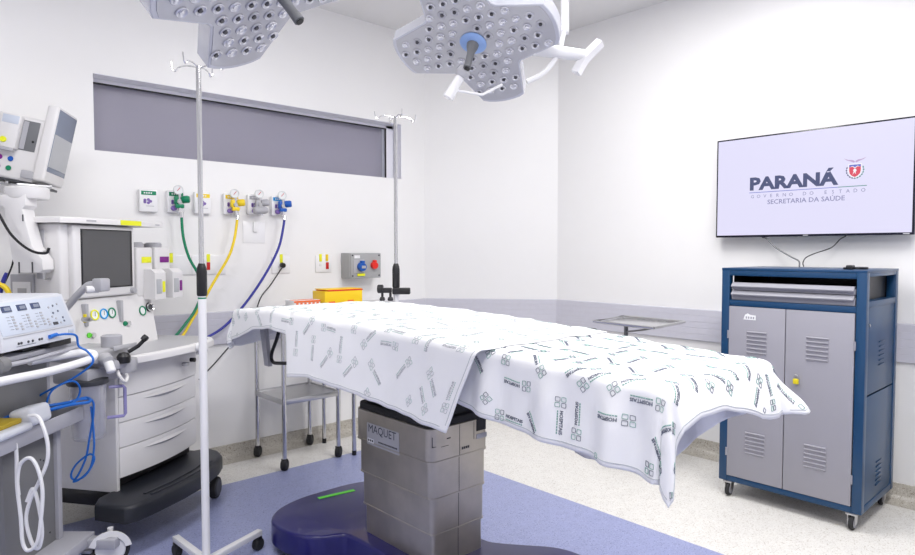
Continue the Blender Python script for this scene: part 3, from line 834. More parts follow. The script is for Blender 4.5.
b = MB(); b.tube([(3.70, 1.09, 1.311), (3.74, 1.06, 1.313), (3.78, 1.03, 1.313), (3.76, 1.0, 1.313), (3.71, 1.02, 1.313), (3.73, 1.07, 1.315)], .006, 'black', 8, smooth=4); b.box((3.70, 1.06, 1.317), (.05, .03, .022), 'black', .005); b.build('plug_body', t, world=True)

# ================================================================== WALL FITTINGS
def gas_box(name, label, x, z, col, fl=None, kind=0):
    t = thing(name, label, 'gas outlet', (x, YW, z))
    b = MB(); b.bb(x-.052, x+.052, YW-.035, YW-.0005, z-.068, z+.068, 'white_gloss', .006); W(b, 'housing', t)
    b = MB(); b.bb(x-.043, x+.043, YW-.0362, YW-.035, z+.034, z+.058, col)
    for q in range(4): b.bb(x-.028+q*.013, x-.020+q*.013, YW-.0366, YW-.0362, z+.042, z+.050, 'paper')
    b.build('colour_label', t, world=True)
    b = MB()
    for q in range(5):
        a = q*1.25; b.cyl((x-.008+.018*math.cos(a), YW-.0354, z-.004+.010*math.sin(a)), (x-.008+.018*math.cos(a), YW-.037, z-.004+.010*math.sin(a)), .009, 'violet', n=10)
    b.bb(x-.015, x+.03, YW-.0366, YW-.035, z-.035, z-.031, 'print_soft'); b.build('gas_label', t, world=True)
    return t
def regulator(label, x, z, col, knob=None, gx=.0):
    t = thing('gas_regulator', label, 'gas regulator', (x, YW-.05, z))
    y = YW-.036
    b = MB(); b.cyl((x-.02, y, z-.04), (x-.02, y-.03, z-.04), .016, 'violet', bev=.003); b.build('connector', t, world=True)
    b = MB(); b.cyl((x, y-.002, z), (x, y-.06, z), .014, 'steel'); b.cyl((x+.005, y-.045, z-.065), (x+.005, y-.045, z+.05), .009, 'chrome')
    b.build('valve_stem', t, world=True)
    b = MB(); b.lathe([(0, 0), (.026, 0), (.030, .004), (.030, .02), (.026, .024), (.024, .018), (0, .018)], 'gauge', (x+gx, y-.035, z+.072), (-.25, -1, 0)); g = b.build('gauge', t, world=True)
    b = MB(); yy = y-.0565
    b.box((x+gx-.004, yy, z+.075), (.003, .002, .028), 'red', rot=Matrix.Rotation(.7, 3, 'Y')); b.build('needle', g, world=True)
    b = MB(); b.lathe([(0, 0), (.020, 0), (.024, .006), (.024, .036), (.019, .046), (0, .046)], knob or col, (x+.018, y-.045, z+.012), (.85, -.5, .08), n=10); b.build('knob', t, world=True)
    b = MB(); b.box((x+.004, y-.045, z-.028), (.052, .024, .026), col, .007); b.box((x-.005, y-.035, z+.008), (.04, .03, .05), col, .008); b.cyl((x+.012, y-.045, z-.045), (x+.016, y-.045, z-.075), .008, 'chrome'); b.build('body', t, world=True)
    return t
GZ = 1.708
gas_box('gas_outlet', 'white wall gas outlet with green label and nothing plugged in', 1.293, GZ-.002, 'green')
gas_box('gas_outlet', 'white wall gas outlet with green label behind the green regulator', 1.455, GZ, 'green')
gas_box('gas_outlet', 'white wall gas outlet with yellow label behind the white infusion stand', 1.623, GZ, 'yellow')
gas_box('gas_outlet', 'white wall gas outlet with yellow label behind the yellow regulator', 1.812, GZ+.002, 'yellow')
gas_box('gas_outlet', 'white wall vacuum outlet with grey label behind the grey regulator', 1.978, GZ+.006, 'machine_grey')
gas_box('gas_outlet', 'white wall gas outlet with light blue label behind the blue regulator', 2.150, GZ+.006, 'label_blue')
regulator('green gas regulator with round gauge plugged into the wall outlet', 1.455, GZ-.002, 'green')
regulator('yellow gas regulator with round gauge plugged into the wall outlet', 1.814, GZ-.004, 'yellow')
regulator('blue gas regulator with round gauge, rightmost of the wall regulators', 2.153, GZ+.004, 'knob_blue', gx=.0)
r = regulator('grey vacuum regulator with round gauge between the yellow and blue ones', 1.985, GZ+.004, 'machine_grey')
b = MB(); b.lathe([(0, 0), (.022, .002), (.026, .02), (.026, .075), (.018, .095), (0, .1)], 'machine_grey', (1.94, YW-.085, 1.672), (1, -.1, .05)); b.build('vacuum_body', r, world=True)
t = thing('suction_holder', 'clear plastic holder fixed to the wall under the grey regulator', 'holder', (1.99, YW, 1.52))
b = MB(); b.bb(1.90, 2.06, YW-.004, YW-.0005, 1.455, 1.60, 'white_gloss', .001); b.bb(1.97, 2.0, YW-.02, YW-.004, 1.53, 1.60, 'white_gloss', .003); b.build('back_plate', t, world=True)
def hose(name, label, pts, r, m, cat='hose'):
    t = thing(name, label, cat, pts[0]); b = MB(); b.tube(pts, r, m, 10, smooth=6); b.build('tube', t, world=True)
    b = MB(); d = (Vector(pts[1])-Vector(pts[0])).normalized(); b.cyl(Vector(pts[0])-d*.012, Vector(pts[0])+d*.018, r*1.35, 'chrome' if cat == 'hose' else 'black'); b.build('fitting', t, world=True)
    return t
hose('gas_hose', 'green hose hanging from the green regulator down to the ventilator workstation', [(1.469, 4.119, 1.625), (1.474, 4.11, 1.49), (1.50, 4.09, 1.36), (1.553, 4.08, 1.249), (1.566, 4.07, 1.14), (1.52, 4.06, 1.03), (1.455, 4.04, .955), (1.40, 4.02, .90), (1.33, 4.0, .84)], .0085, 'green')
hose('gas_hose', 'yellow hose hanging from the yellow regulator down to the ventilator workstation', [(1.829, 4.119, 1.622), (1.812, 4.11, 1.53), (1.79, 4.1, 1.45), (1.753, 4.1, 1.355), (1.66, 4.1, 1.205), (1.57, 4.09, 1.06), (1.50, 4.06, .97), (1.42, 4.0, .885), (1.35, 3.99, .82)], .0085, 'yellow')
hose('gas_hose', 'blue hose hanging from the blue regulator and sweeping down to the left', [(2.168, 4.119, 1.63), (2.150, 4.11, 1.55), (2.110, 4.1, 1.42), (2.02, 4.1, 1.257), (1.885, 4.1, 1.074), (1.726, 4.1, .913), (1.563, 4.1, .83), (1.42, 4.08, .78)], .0085, 'hose_blue')
# sockets
def socket(label, x, z, w=.125, hgt=.122, tags=(), holes=True):
    t = thing('wall_socket', label, 'socket', (x, YW, z))
    b = MB(); b.bb(x-w/2, x+w/2, YW-.009, YW-.0005, z-hgt/2, z+hgt/2, 'white_gloss', .003); W(b, 'cover_plate', t)
    for (dx, dz, sx, sz, m, nm) in tags:
        b = MB(); b.bb(x+dx-sx/2, x+dx+sx/2, YW-.0125, YW-.009, z+dz-sz/2, z+dz+sz/2, m, .001); b.build(nm, t, world=True)
    return t
socket('white socket plate with one yellow tag, left of the white infusion stand', 1.454, 1.312, .20, .125, [(-.028, .045, .022, .06, 'sticker_yellow', 'voltage_tag'), (-.028, -.012, .026, .03, 'machine_white', 'socket_face')])
socket('white socket plate with dark red socket just right of the white infusion stand', 1.665, 1.31, .22, .125, [(-.005, .045, .022, .05, 'sticker_yellow', 'voltage_tag'), (-.005, -.008, .022, .05, 'red', 'socket_face')])
socket('white socket plate with a yellow tag and a black plug in it', 2.176, 1.302, .14, .118, [(.0, .045, .022, .06, 'sticker_yellow', 'voltage_tag')])
socket('white socket plate with two yellow tags and a dark red socket beside the grey box', 2.518, 1.305, .135, .125, [(-.027, .045, .022, .055, 'sticker_yellow', 'voltage_tag'), (.027, .045, .022, .05, 'yellow', 'voltage_tag'), (.03, -.014, .024, .05, 'red', 'socket_face'), (-.027, -.008, .02, .018, 'machine_white', 'socket_face')])
t = thing('power_lead', 'black power lead plugged into the wall and trailing behind the table head', 'cable', (2.18, YW-.01, 1.302))
b = MB(); b.cyl((2.18, YW-.0105, 1.302), (2.175, YW-.045, 1.298), .018, 'black', bev=.004); b.build('plug', t, world=True)
b = MB(); b.tube([(2.175, 4.158, 1.295), (2.13, 4.14, 1.25), (2.068, 4.14, 1.167), (1.994, 4.14, 1.081), (1.94, 4.14, .95), (1.85, 4.14, .85), (1.752, 4.14, .751), (1.66, 4.12, .67), (1.56, 4.12, .58)], .0042, 'black', 8, smooth=6); b.build('cord', t, world=True)
# grey industrial socket box
t = thing('power_box', 'grey wall box with a blue and a red industrial socket', 'power socket box', (2.775, YW, 1.29))
b = MB(); x0, x1, z0, z1 = 2.672, 2.955, 1.193, 1.385
b.bb(x0, x1, YW-.115, YW-.0005, z0, z1, 'plaster_box', .006); b.bb(x0+.008, x1-.001, YW-.125, YW-.115, z0+.002, z1-.002, 'plaster_box', .004)
W(b, 'housing', t)
for x in (x0+.022, x1-.02):
    for z in (z0+.02, z1-.018):
        b = MB(); b.cyl((x, YW-.125, z), (x, YW-.129, z), .0065, 'dark_grey', n=10); b.build('screw', t, world=True)
b = MB(); b.bb(2.70, 2.80, YW-.131, YW-.1255, 1.235, 1.335, 'label_silver', .002); b.bb(2.71, 2.76, YW-.127, YW-.1255, 1.345, 1.368, 'paper'); b.bb(2.735, 2.80, YW-.134, YW-.1255, 1.212, 1.230, 'sticker_yellow'); o = b.build('label_plate', t, world=True)
b = MB(); b.lathe([(0, 0), (.034, 0), (.036, .01), (.030, .035), (0, .038)], 'knob_blue', (2.765, YW-.131, 1.283), (-.1, -1, -.1)); b.box((2.765, YW-.15, 1.318), (.03, .03, .02), 'knob_blue', .004); b.box((2.765, YW-.1695, 1.28), (.034, .003, .02), 'label_silver'); b.build('socket', t, world=True)
b = MB(); b.lathe([(0, 0), (.028, 0), (.030, .01), (.025, .03), (0, .032)], 'red_bright', (2.885, YW-.125, 1.292), (-.1, -1, -.1)); b.box((2.885, YW-.14, 1.322), (.026, .026, .018), 'red_bright', .004); b.build('socket', t, world=True)
# ================================================================== SURGICAL LAMPS
def lobed(R, w=.30, nt=.45, k=7):
    P = []
    for q in range(4):
        a = PI/2*q; c, s = math.cos(a), math.sin(a)
        loc = []
        for i in range(k+1):
            y = -w+2*w*i/k; x = 1.0+.06*(1-(y/w)**2)
            if i == 0 or i == k: x -= .008; y *= .98
            loc.append((x, y))
        loc.append((nt+.02, nt-.02)); loc.append((nt-.02, nt+.02))
        for x, y in loc: P.append(((x*c-y*s)*R, (x*s+y*c)*R))
    return P
def in_poly(p, P):
    x, y = p; c = False; n = len(P); j = n-1
    for i in range(n):
        if (P[i][1] > y) != (P[j][1] > y) and x < (P[j][0]-P[i][0])*(y-P[i][1])/(P[j][1]-P[i][1])+P[i][0]: c = not c
        j = i
    return c
def surgical_lamp(label, ctr, n, e1, e2, R, hang, handle_off=(0, 0), side=True, face='lamp_face'):
    t = thing('surgical_lamp', label, 'operating lamp', ctr)
    n = Vector(n).normalized(); e1 = (Vector(e1)-n*Vector(e1).dot(n)).normalized(); e2 = n.cross(e1)
    ctr = Vector(ctr)
    M = basis(ctr, e1, e2, n)
    def loc(x, y, z): return M @ Vector((x, y, z))
    P = lobed(R); Pi = [(x*.955, y*.955) for x, y in P]
    b = MB(); b.prism(P, -.055, .006, 'lamp_rim', .003, 1, mtx=M)
    W(b, 'lamp_rim', t)
    b = MB(); b.prism(Pi, .0062, .0085, face, mtx=M); W(b, 'front_panel', t)
    b = MB(); b.prism([(x*.86, y*.86) for x, y in P], -.085, -.05, 'lamp_white', mtx=M); b.lathe([(0, -.13), (.05, -.13), (.09, -.12), (.12, -.085)], 'lamp_white', ctr, n); W(b, 'back_shell', t)
    # lenses
    hx, hy = handle_off
    sp = .165*R; row = 0; y = -1.1*R; lens = {}
    test = [(x*.885, yy*.885) for x, yy in P]
    rnd = random.Random(4); cnt = 0
    while y < 1.1*R:
        x = -1.1*R+(sp/2 if row % 2 else 0)
        while x < 1.1*R:
            d = math.hypot(x-hx, y-hy)
            if in_poly((x, y), test) and d > .22*R and cnt < 99:
                kind = rnd.choice((0, 0, 1, 1, 2))
                if kind not in lens:
                    b = MB(); r_ = .0195
                    b.lathe([(r_*.98, 0), (r_, .004), (r_*.88, .0055), (r_*.70, .003), (r_*.45, .0015), (0, .001)], 'lens' if kind < 2 else 'lens_dim', (0, 0, 0), (0, 0, 1), 14)
                    if kind != 1: b.lathe([(r_*.42, .0016), (r_*.35, .006), (0, .007)], 'lens_core', (0, 0, 0), (0, 0, 1), 10)
                    else: b.lathe([(r_*.42, .0016), (r_*.35, .006), (0, .007)], 'lens', (0, 0, 0), (0, 0, 1), 10)
                    o = b.build('lens'); lens[kind] = o
                    o.parent = t
                else:
                    o = lens[kind].copy(); COL.objects.link(o)
                Ml = M @ Matrix.Translation((x, y, .0088))
                o.matrix_local = Matrix.Translation(-ctr) @ Ml
                cnt += 1
            x += sp
        y += sp*.87; row += 1
    # sterile handle
    h0 = loc(hx, hy, .009); tilt = n
    b = MB(); b.lathe([(0, 0), (.056, 0), (.058, .005), (.048, .012), (0, .014)], 'ring_blue', h0, n, 32); o = W(b, 'handle_ring', t); o['label'] = 'pale blue ring round the grey handle'
    b = MB(); b.lathe([(0, .014), (.026, .014), (.024, .03), (.0165, .055), (.0145, .10), (.0165, .145), (0, .148)], 'handle_grey', h0, n, 24); b.lathe([(0, .148), (.012, .148), (.012, .150), (0, .150)], 'black', h0, n, 16); W(b, 'handle', t)
    # suspension
    b = MB(); b.tube(hang, .026, 'lamp_white', 16, smooth=0)
    W(b, 'spring_arm', t)
    for q in hang[2:-1]:
        b = MB(); b.lathe([(0, -.045), (.03, -.045), (.034, -.04), (.034, .04), (.03, .045), (0, .045)], 'lamp_white', q, (0, 0, 1)); W(b, 'arm_joint', t)
    return t, M, loc
l1, M1, loc1 = surgical_lamp('multi-lobed surgical lamp with blue handle ring over the middle of the table', (1.942, 2.003, 2.293), (-.453, -.212, -.866), (.340, -.939, .052), None, .35,
    [(2.0, 2.03, 2.40), (2.276, 1.778, 2.36), (2.276, 1.778, 2.74), (1.55, 2.10, 2.86)])
def yoke(t, loc):
    pass
b = MB(); b.tube([(2.118, 1.856, 2.124), (2.165, 1.812, 2.157), (2.199, 1.781, 2.208), (2.221, 1.761, 2.267), (2.25, 1.77, 2.32), (2.276, 1.778, 2.37)], .011, 'lamp_white', 10, smooth=5); W(b, 'yoke', l1)
b = MB(); b.tube([(2.13, 1.83, 2.262), (2.21, 1.77, 2.25), (2.30, 1.69, 2.235)], [.030, .024], 'lamp_white', 16)
b.tube([(2.270, 1.712, 2.160), (2.30, 1.688, 2.224), (2.350, 1.645, 2.292)], [.024, .024], 'lamp_white', 4, smooth=4); W(b, 'side_handle', l1)
b = MB(); b.lathe([(0, -.026), (.022, -.022), (.031, 0), (.022, .022), (0, .026)], 'machine_grey', (1.882, 2.005, 2.152), (.3, -.3, .9)); b.tube([(1.880, 2.01, 2.145), (1.836, 2.048, 2.045)], [.018, .024], 'lamp_white', 16); b.tube([(1.857, 2.028, 2.077), (1.955, 1.965, 2.062), (2.06, 1.95, 2.12)], .006, 'lamp_white', 8)
W(b, 'camera_handle', l1)
l2, M2, loc2 = surgical_lamp('large surgical lamp at the top left, cut by the picture edge', (.902, 1.792, 2.194), (.366, -.474, -.801), (.928, .122, .351), None, .35,
    [(.856, 1.852, 2.295), (1.10, 2.15, 2.60), (1.10, 2.15, 2.95), (1.55, 2.10, 2.98)], handle_off=(0, 0))
t = thing('ceiling_column', 'white ceiling column that carries both surgical lamps', 'ceiling column', (1.55, 2.10, ZC))
b = MB(); b.cyl((1.55, 2.10, 2.78), (1.55, 2.10, ZC-.03), .055, 'lamp_white', bev=.01); W(b, 'column', t)
b = MB(); b.lathe([(0, 0), (.15, 0), (.17, .02), (.17, .03), (0, .03)], 'lamp_white', (1.55, 2.10, ZC-.0305)); W(b, 'ceiling_flange', t)

# ================================================================== ANAESTHESIA WORKSTATION (local: x along its front, y towards the wall)
am = thing('anaesthesia_workstation', 'white ventilator workstation on a black wheeled base against the left wall', 'anaesthesia machine', (.885, 3.347, 0), (0, 0, R2(35)))
def A(mb, name, parent=am): return mb.build(name, parent)
# wheeled base
b = MB()
pl = [(-.10, .04), (-.165, -.0), (-.175, -.165), (-.145, -.195), (-.05, -.215), (.15, -.238), (.32, -.238), (.50, -.205), (.60, -.165), (.665, -.10), (.70, -.01), (.64, .04), (.60, .50), (.0, .50), (.0, .04)]
b.prism(pl, .172, .252, 'platform', .02, 3); 
b.prism([(-.02, -.19), (.15, -.212), (.32, -.212), (.48, -.18), (.48, -.165), (.32, -.195), (.15, -.195), (-.02, -.175)], .253, .258, 'platform', .002, 1)
b.prism([(-.02, -.155), (.15, -.175), (.32, -.175), (.50, -.145), (.50, -.13), (.32, -.158), (.15, -.158), (-.02, -.14)], .253, .258, 'platform', .002, 1)
A(b, 'base_platform')
b = MB(); b.bb(.0, .585, .03, .55, .253, .325, 'black', .01); A(b, 'plinth')
def big_caster(x, y, r, a, m='white'):
    c = Vector((x, y, r)); ax = Vector((math.cos(a), math.sin(a), 0))
    b = MB(); b.lathe([(0, -.022), (r*.72, -.022), (r*.78, -.018), (r*.78, .018), (r*.72, .022), (0, .022)], m, c, ax, 32)
    b.lathe([(r*.78, -.016), (r*.95, -.016), (r, -.008), (r, .008), (r*.95, .016), (r*.78, .016)], 'rubber', c, ax, 32)
    for s in (-1,):
        k = 12; pts = []
        u = Vector((-ax.y, ax.x, 0))
        for q in range(k+1):
            th = R2(20+150*q/k); pts.append((math.cos(th)*r*1.12, math.sin(th)*r*1.12))
        for q in range(k, -1, -1):
            th = R2(20+150*q/k); pts.append((math.cos(th)*r*.80, math.sin(th)*r*.80))
        b.prism(pts, s*.026-.004, s*.026+.004, m, mtx=basis(c, u, Vector((0, 0, 1)), ax))
    b.cyl(c+Vector((0, 0, r*1.05)), (x, y, .172), .012, m)
    return A(b, 'caster')
big_caster(-.215, -.125, .078, R2(35)); big_caster(.595, -.12, .06, R2(-77), 'dark_grey'); big_caster(-.10, .42, .078, 0); big_caster(.56, .45, .06, 0)
# drawer cabinet
b = MB()
def bow(x, amp=.035): return -amp*(1-((x-.3)/.3)**2)
def bowed(z0, z1, x0, x1, d0, m, inset=0.0, bev=.006, amp=.035):
    k = 12; f = [(x0+(x1-x0)*i/k, bow(x0+(x1-x0)*i/k, amp)-d0) for i in range(k+1)]
    b.prism(f+[(x1, .54), (x0, .54)], z0, z1, m, bev)
bowed(.31, .905, 0.004, .596, -.02, 'machine_white', bev=0); A(b, 'drawer_housing')
for z0, z1 in ((.310, .452), (.456, .575), (.579, .700)):
    b = MB(); k = 14; x0, x1 = .0, .60
    f = [(x0+(x1-x0)*i/k, bow(x0+(x1-x0)*i/k)) for i in range(k+1)]
    b.prism(f+[(x1, .03), (x0, .03)], z0, z1, 'machine_white', .004, 2)
    o = A(b, 'drawer')
    b = MB()
    pts = [(.14+.34*i/10, bow(.14+.34*i/10)-.001) for i in range(11)]
    zc = z1-.028
    ring = []
    i_ = b.mi('machine_grey')
    up, lo, mid = [], [], []
    for i, (x, y) in enumerate(pts):
        e = math.sin(PI*i/10)
        up.append(b.bm.verts.new((x, y-.002, zc+.008*e+.002))); mid.append(b.bm.verts.new((x, y-.014*e-.002, zc-.004))); lo.append(b.bm.verts.new((x, y-.001, zc-.016*e-.003)))
    for a_, c_, m_ in ((up, mid, 'machine_white'), (mid, lo, 'machine_grey')):  # grey lower band paints in the shade under the pull's lip
        for i in range(10): fz = b.bm.faces.new((a_[i], a_[i+1], c_[i+1], c_[i])); fz.material_index = b.mi(m_)
    bmesh.ops.recalc_face_normals(b.bm, faces=b.bm.faces)
    b.build('drawer_pull', o)
b = MB(); k = 14
f = [(.0+.60*i/k, bow(.60*i/k)-.006) for i in range(k+1)]; b.prism(f+[(.60, .03), (0, .03)], .704, .86, 'machine_white', .004, 2); A(b, 'upper_front')
# worktop
wt = [(-.02, .50), (-.02, -.06), (.0, -.095), (.06, -.115), (.20, -.135), (.36, -.145), (.52, -.135), (.62, -.11), (.69, -.05), (.71, .05), (.70, .50)]
b = MB(); b.prism(smooth_loop(wt, 1), .868, .905, 'machine_white', .012, 3); b.prism([(x*.93+.02, y*.9+.01) for x, y in wt], .9051, .907, 'label_silver', .001, 1)
o = A(b, 'worktop')
b = MB(); b.bb(.42, .50, -.149, -.13, .845, .862, 'chrome', .003); b.cyl((.455, -.10, .81), (.455, -.075, .81), .012, 'black'); b.box((.43, -.06, .79), (.03, .03, .02), 'steel', .004)
b.lathe([(0, 0), (.022, 0), (.018, .012), (0, .014)], 'white', (.42, -.144, .888), (0, -1, 0)); A(b, 'accessory_lock')
# gas panel under the display
b = MB(); b.prism([(0, 0), (.045, .26), (.35, .26), (.35, 0)], -.10, .50, 'machine_white', mtx=basis((0, .16, .905), (0, 1, 0), (0, 0, 1), (1, 0, 0)))
A(b, 'gas_panel')
def gpan(x, z): return Vector((x, .16+.045*(z-.905)/.26-.001, z))
for i, (x, c) in enumerate(((.075, 'sticker_yellow'), (.135, 'label_blue'), (.19, 'green'))):
    b = MB(); p = gpan(x, 1.085); b.lathe([(.026, 0), (.027, .004), (.021, .005), (.020, .001)], c, p, (0, -1, .17), 24); b.lathe([(0, .001), (.020, .001)], 'gauge', p, (0, -1, .17), 24)
    b.bb(x-.001, x+.001, p.y-.005, p.y-.004, 1.08, 1.10, 'black'); A(b, 'pressure_gauge')
b = MB(); p = gpan(.415, 1.075); b.lathe([(.026, 0), (.027, .004), (.021, .005), (.020, .001)], 'green', p, (0, -1, .17), 24); b.lathe([(0, .001), (.020, .001)], 'gauge', p, (0, -1, .17), 24); A(b, 'pressure_gauge')
b = MB(); p = gpan(.47, 1.09); b.lathe([(0, 0), (.025, 0), (.025, .008), (.017, .012), (0, .012)], 'dark_grey', p, (0, -1, .17), 24); b.lathe([(.016, .012), (.024, .016), (.025, .011)], 'chrome', p, (0, -1, .17), 24); A(b, 'pressure_dial')
for x in (.012, .245):
    b = MB(); p = gpan(x, 1.09); b.bb(x-.010, x+.010, p.y-.018, p.y+.01, 1.035, 1.145, 'machine_grey', .004); A(b, 'flow_tube')
for x, z in ((.04, .99), (.29, 1.02)):
    b = MB(); p = gpan(x, z); b.lathe([(0, 0), (.013, 0), (.013, .012), (0, .012)], 'chrome', p, (0, -1, 0), 14); b.lathe([(0, .0), (.013, 0), (.013, .005), (0, .005)], 'neon_green' if x < .1 else 'green', p-Vector((.022, 0, -.002)), (0, -1, 0), 14); A(b, 'connector')
b = MB(); b.lathe([(0, 0), (.013, 0), (.013, .03), (.009, .045), (0, .046)], 'steel', (-.03, .16, 1.075), (0, -1, 0), 14); b.cyl((-.03, .15, 1.06), (-.03, .15, 1.10), .008, 'brass_yellow'); A(b, 'test_port')
# display tower
b = MB(); b.bb(-.10, .39, .215, .46, 1.165, 1.53, 'machine_white', .012, 3); A(b, 'display_tower')
b = MB(); b.bb(-.05, .362, .185, .23, 1.17, 1.525, 'machine_white', .012, 3); A(b, 'display_housing')
b = MB(); b.bb(-.008, .338, .1825, .1855, 1.214, 1.507, 'black', .001); o = A(b, 'display_bezel')
b = MB(); b.bb(.0, .320, .1812, .1826, 1.222, 1.500, 'screen_dark'); b.build('display', o)
b = MB(); b.lathe([(0, 0), (.016, 0), (.014, .018), (0, .019)], 'machine_grey', (.335, .184, 1.192), (0, -1, 0), 18); A(b, 'rotary_knob')
b = MB(); b.prism([(-.125, .44), (-.14, .26), (-.12, .19), (-.04, .155), (.44, .155), (.575, .165), (.59, .21), (.58, .44)], 1.532, 1.560, 'machine_white', .008, 3); o = A(b, 'top_shelf')
b = MB(); b.bb(.225, .375, .1515, .1549, 1.533, 1.558, 'sticker_yellow'); o2 = b.build('sticker', o); o2['label'] = 'yellow adhesive sticker'
b = MB(); b.bb(.0, .06, .154, .1551, 1.541, 1.549, 'machine_grey'); b.bb(.47, .53, .159, .162, 1.541, 1.547, 'machine_grey'); b.build('lettering_strip', o)
# side details seen from the left
b = MB(); b.bb(-.106, -.099, .30, .34, 1.27, 1.50, 'machine_grey', .002)
b.tube([(-.104, .27, 1.27), (-.135, .27, 1.27), (-.135, .27, 1.40), (-.104, .27, 1.40)], .006, 'steel', 8); A(b, 'side_rail')
b = MB(); b.bb(-.112, -.10, .355, .485, 1.16, 1.29, 'machine_grey', .003); b.bb(-.115, -.112, .37, .47, 1.165, 1.255, 'paper', .001); b.bb(-.1165, -.115, .39, .44, 1.19, 1.225, 'label_silver'); A(b, 'document_holder')
# vaporisers
for x0, c, c2 in ((.395, 'sticker_yellow', 'sticker_yellow'), (.545, 'purple', 'purple')):
    v = None
    b = MB(); b.bb(x0, x0+.128, .20, .33, 1.15, 1.42, 'machine_white', .010, 3); v = A(b, 'vaporiser')
    b = MB(); b.prism([(0, 0), (.07, 0), (.07, .145), (.045, .165), (0, .165)], x0+.050, x0+.140, 'machine_white', mtx=basis((0, .20, 1.135), (0, -1, 0), (0, 0, 1), (-1, 0, 0)) @ Matrix.Scale(-1, 4, (0, 0, 1))); b.build('filler_block', v)
    b = MB(); b.bb(x0+.035, x0+.112, .197, .1995, 1.335, 1.368, c, .001); b.build('agent_label', v)
    b = MB(); b.bb(x0+.112, x0+.134, .1275, .1295, 1.172, 1.232, c2, .001); b.build('agent_tag', v)
    b = MB(); b.bb(x0+.062, x0+.104, .1275, .1295, 1.165, 1.245, 'screen_pale', .001); b.build('sight_glass', v)
    b = MB(); b.lathe([(0, 0), (.045, 0), (.045, .02), (.038, .028), (0, .028)], 'machine_grey', (x0+.06, .26, 1.42), (0, 0, 1)); b.build('dial', v)
b = MB(); b.bb(.395, .69, .31, .42, 1.16, 1.44, 'machine_grey', .006); b.bb(.42, .50, .22, .40, 1.14, 1.165, 'machine_grey', .004); A(b, 'vaporiser_mount')
# bag arm
b = MB(); b.tube([(-.15, .15, 1.13), (-.142, .13, 1.155), (-.135, .09, 1.20), (-.125, .05, 1.238), (-.12, .03, 1.247), (-.11, .0, 1.247)], .016, 'machine_grey', 14, smooth=4); A(b, 'bag_arm')
b = MB(); b.box((-.105, -.01, 1.245), (.06, .05, .06), 'machine_grey', .008); b.cyl((-.15, .03, 1.225), (-.11, .0, 1.225), .017, 'white'); A(b, 'bag_arm_block')
# breathing system and suction jar on the left side
b = MB(); b.bb(-.20, .02, -.05, .22, .895, .955, 'label_silver', .012); b.bb(-.14, .02, -.10, .08, .86, .90, 'machine_grey', .01)
A(b, 'absorber_block')
b = MB(); b.lathe([(0, 0), (.045, 0), (.045, .05), (.038, .055), (0, .056)], 'machine_grey', (-.06, -.02, .955), (0, 0, 1)); b.lathe([(0, 0), (.022, 0), (.03, .02), (.024, .05), (0, .055)], 'label_silver', (-.15, -.05, .92), (-.4, -1, -.3)); b.lathe([(0, 0), (.02, 0), (.02, .045), (.015, .05), (0, .05)], 'white', (-.165, -.09, .90), (-.2, -.6, -1)); A(b, 'breathing_valve')
b = MB(); b.tube([(-.05, -.10, .93), (-.02, -.13, .955), (.0, -.15, .985)], .009, 'black', 10); b.lathe([(0, -.012), (.014, -.012), (.016, 0), (.014, .012), (0, .012)], 'black', (.0, -.15, .99), (.6, -.3, .6), 12); b.lathe([(0, 0), (.028, 0), (.03, .03), (.02, .045), (0, .05)], 'black', (-.08, -.10, .885), (0, 0, 1), 14); b.bb(-.12, .03, -.085, -.075, .945, .965, 'label_silver', .003); A(b, 'valve_lever')
b = MB(); b.tube([(-.09, -.07, .86), (-.11, -.10, .83), (-.09, -.11, .80), (-.06, -.10, .815), (-.06, -.08, .85)], .008, 'machine_white', 8, smooth=5); b.bb(-.22, .0, -.03, .16, .80, .87, 'machine_grey', .014); b.lathe([(0, 0), (.05, 0), (.055, .01), (.055, .06), (.0, .07)], 'label_silver', (-.03, -.06, .835), (0, 0, 1)); A(b, 'bellows_housing')
j = MB(); jc = (-.165, .02, 0)
j.lathe([(0, .545), (.062, .55), (.068, .56), (.075, .80), (.078, .80), (.0745, .80), (.066, .565), (0, .555)], 'jar', jc, (0, 0, 1), 32); jr = A(j, 'suction_jar'); jr['label'] = 'clear plastic jar'
b = MB(); b.lathe([(0, 0), (.083, 0), (.085, .006), (.083, .02), (.05, .028), (0, .028)], 'dark_grey', (jc[0], jc[1], .80), (0, 0, 1), 32); b.build('lid', jr)
b = MB(); b.tube([(jc[0]+.055, jc[1]-.062, .775), (jc[0]+.095, jc[1]-.105, .775), (jc[0]+.10, jc[1]-.11, .765), (jc[0]+.10, jc[1]-.11, .645), (jc[0]+.095, jc[1]-.105, .635), (jc[0]+.05, jc[1]-.055, .635)], .0075, 'purple_handle', 8); b.build('handle', jr)
# lower side cover
b = MB(); b.bb(-.022, -.001, .0, .55, .245, .86, 'machine_white', .004); A(b, 'side_cover')
b = MB(); b.bb(-.022, .0, .03, .55, .173, .244, 'black', .003); A(b, 'side_plinth')
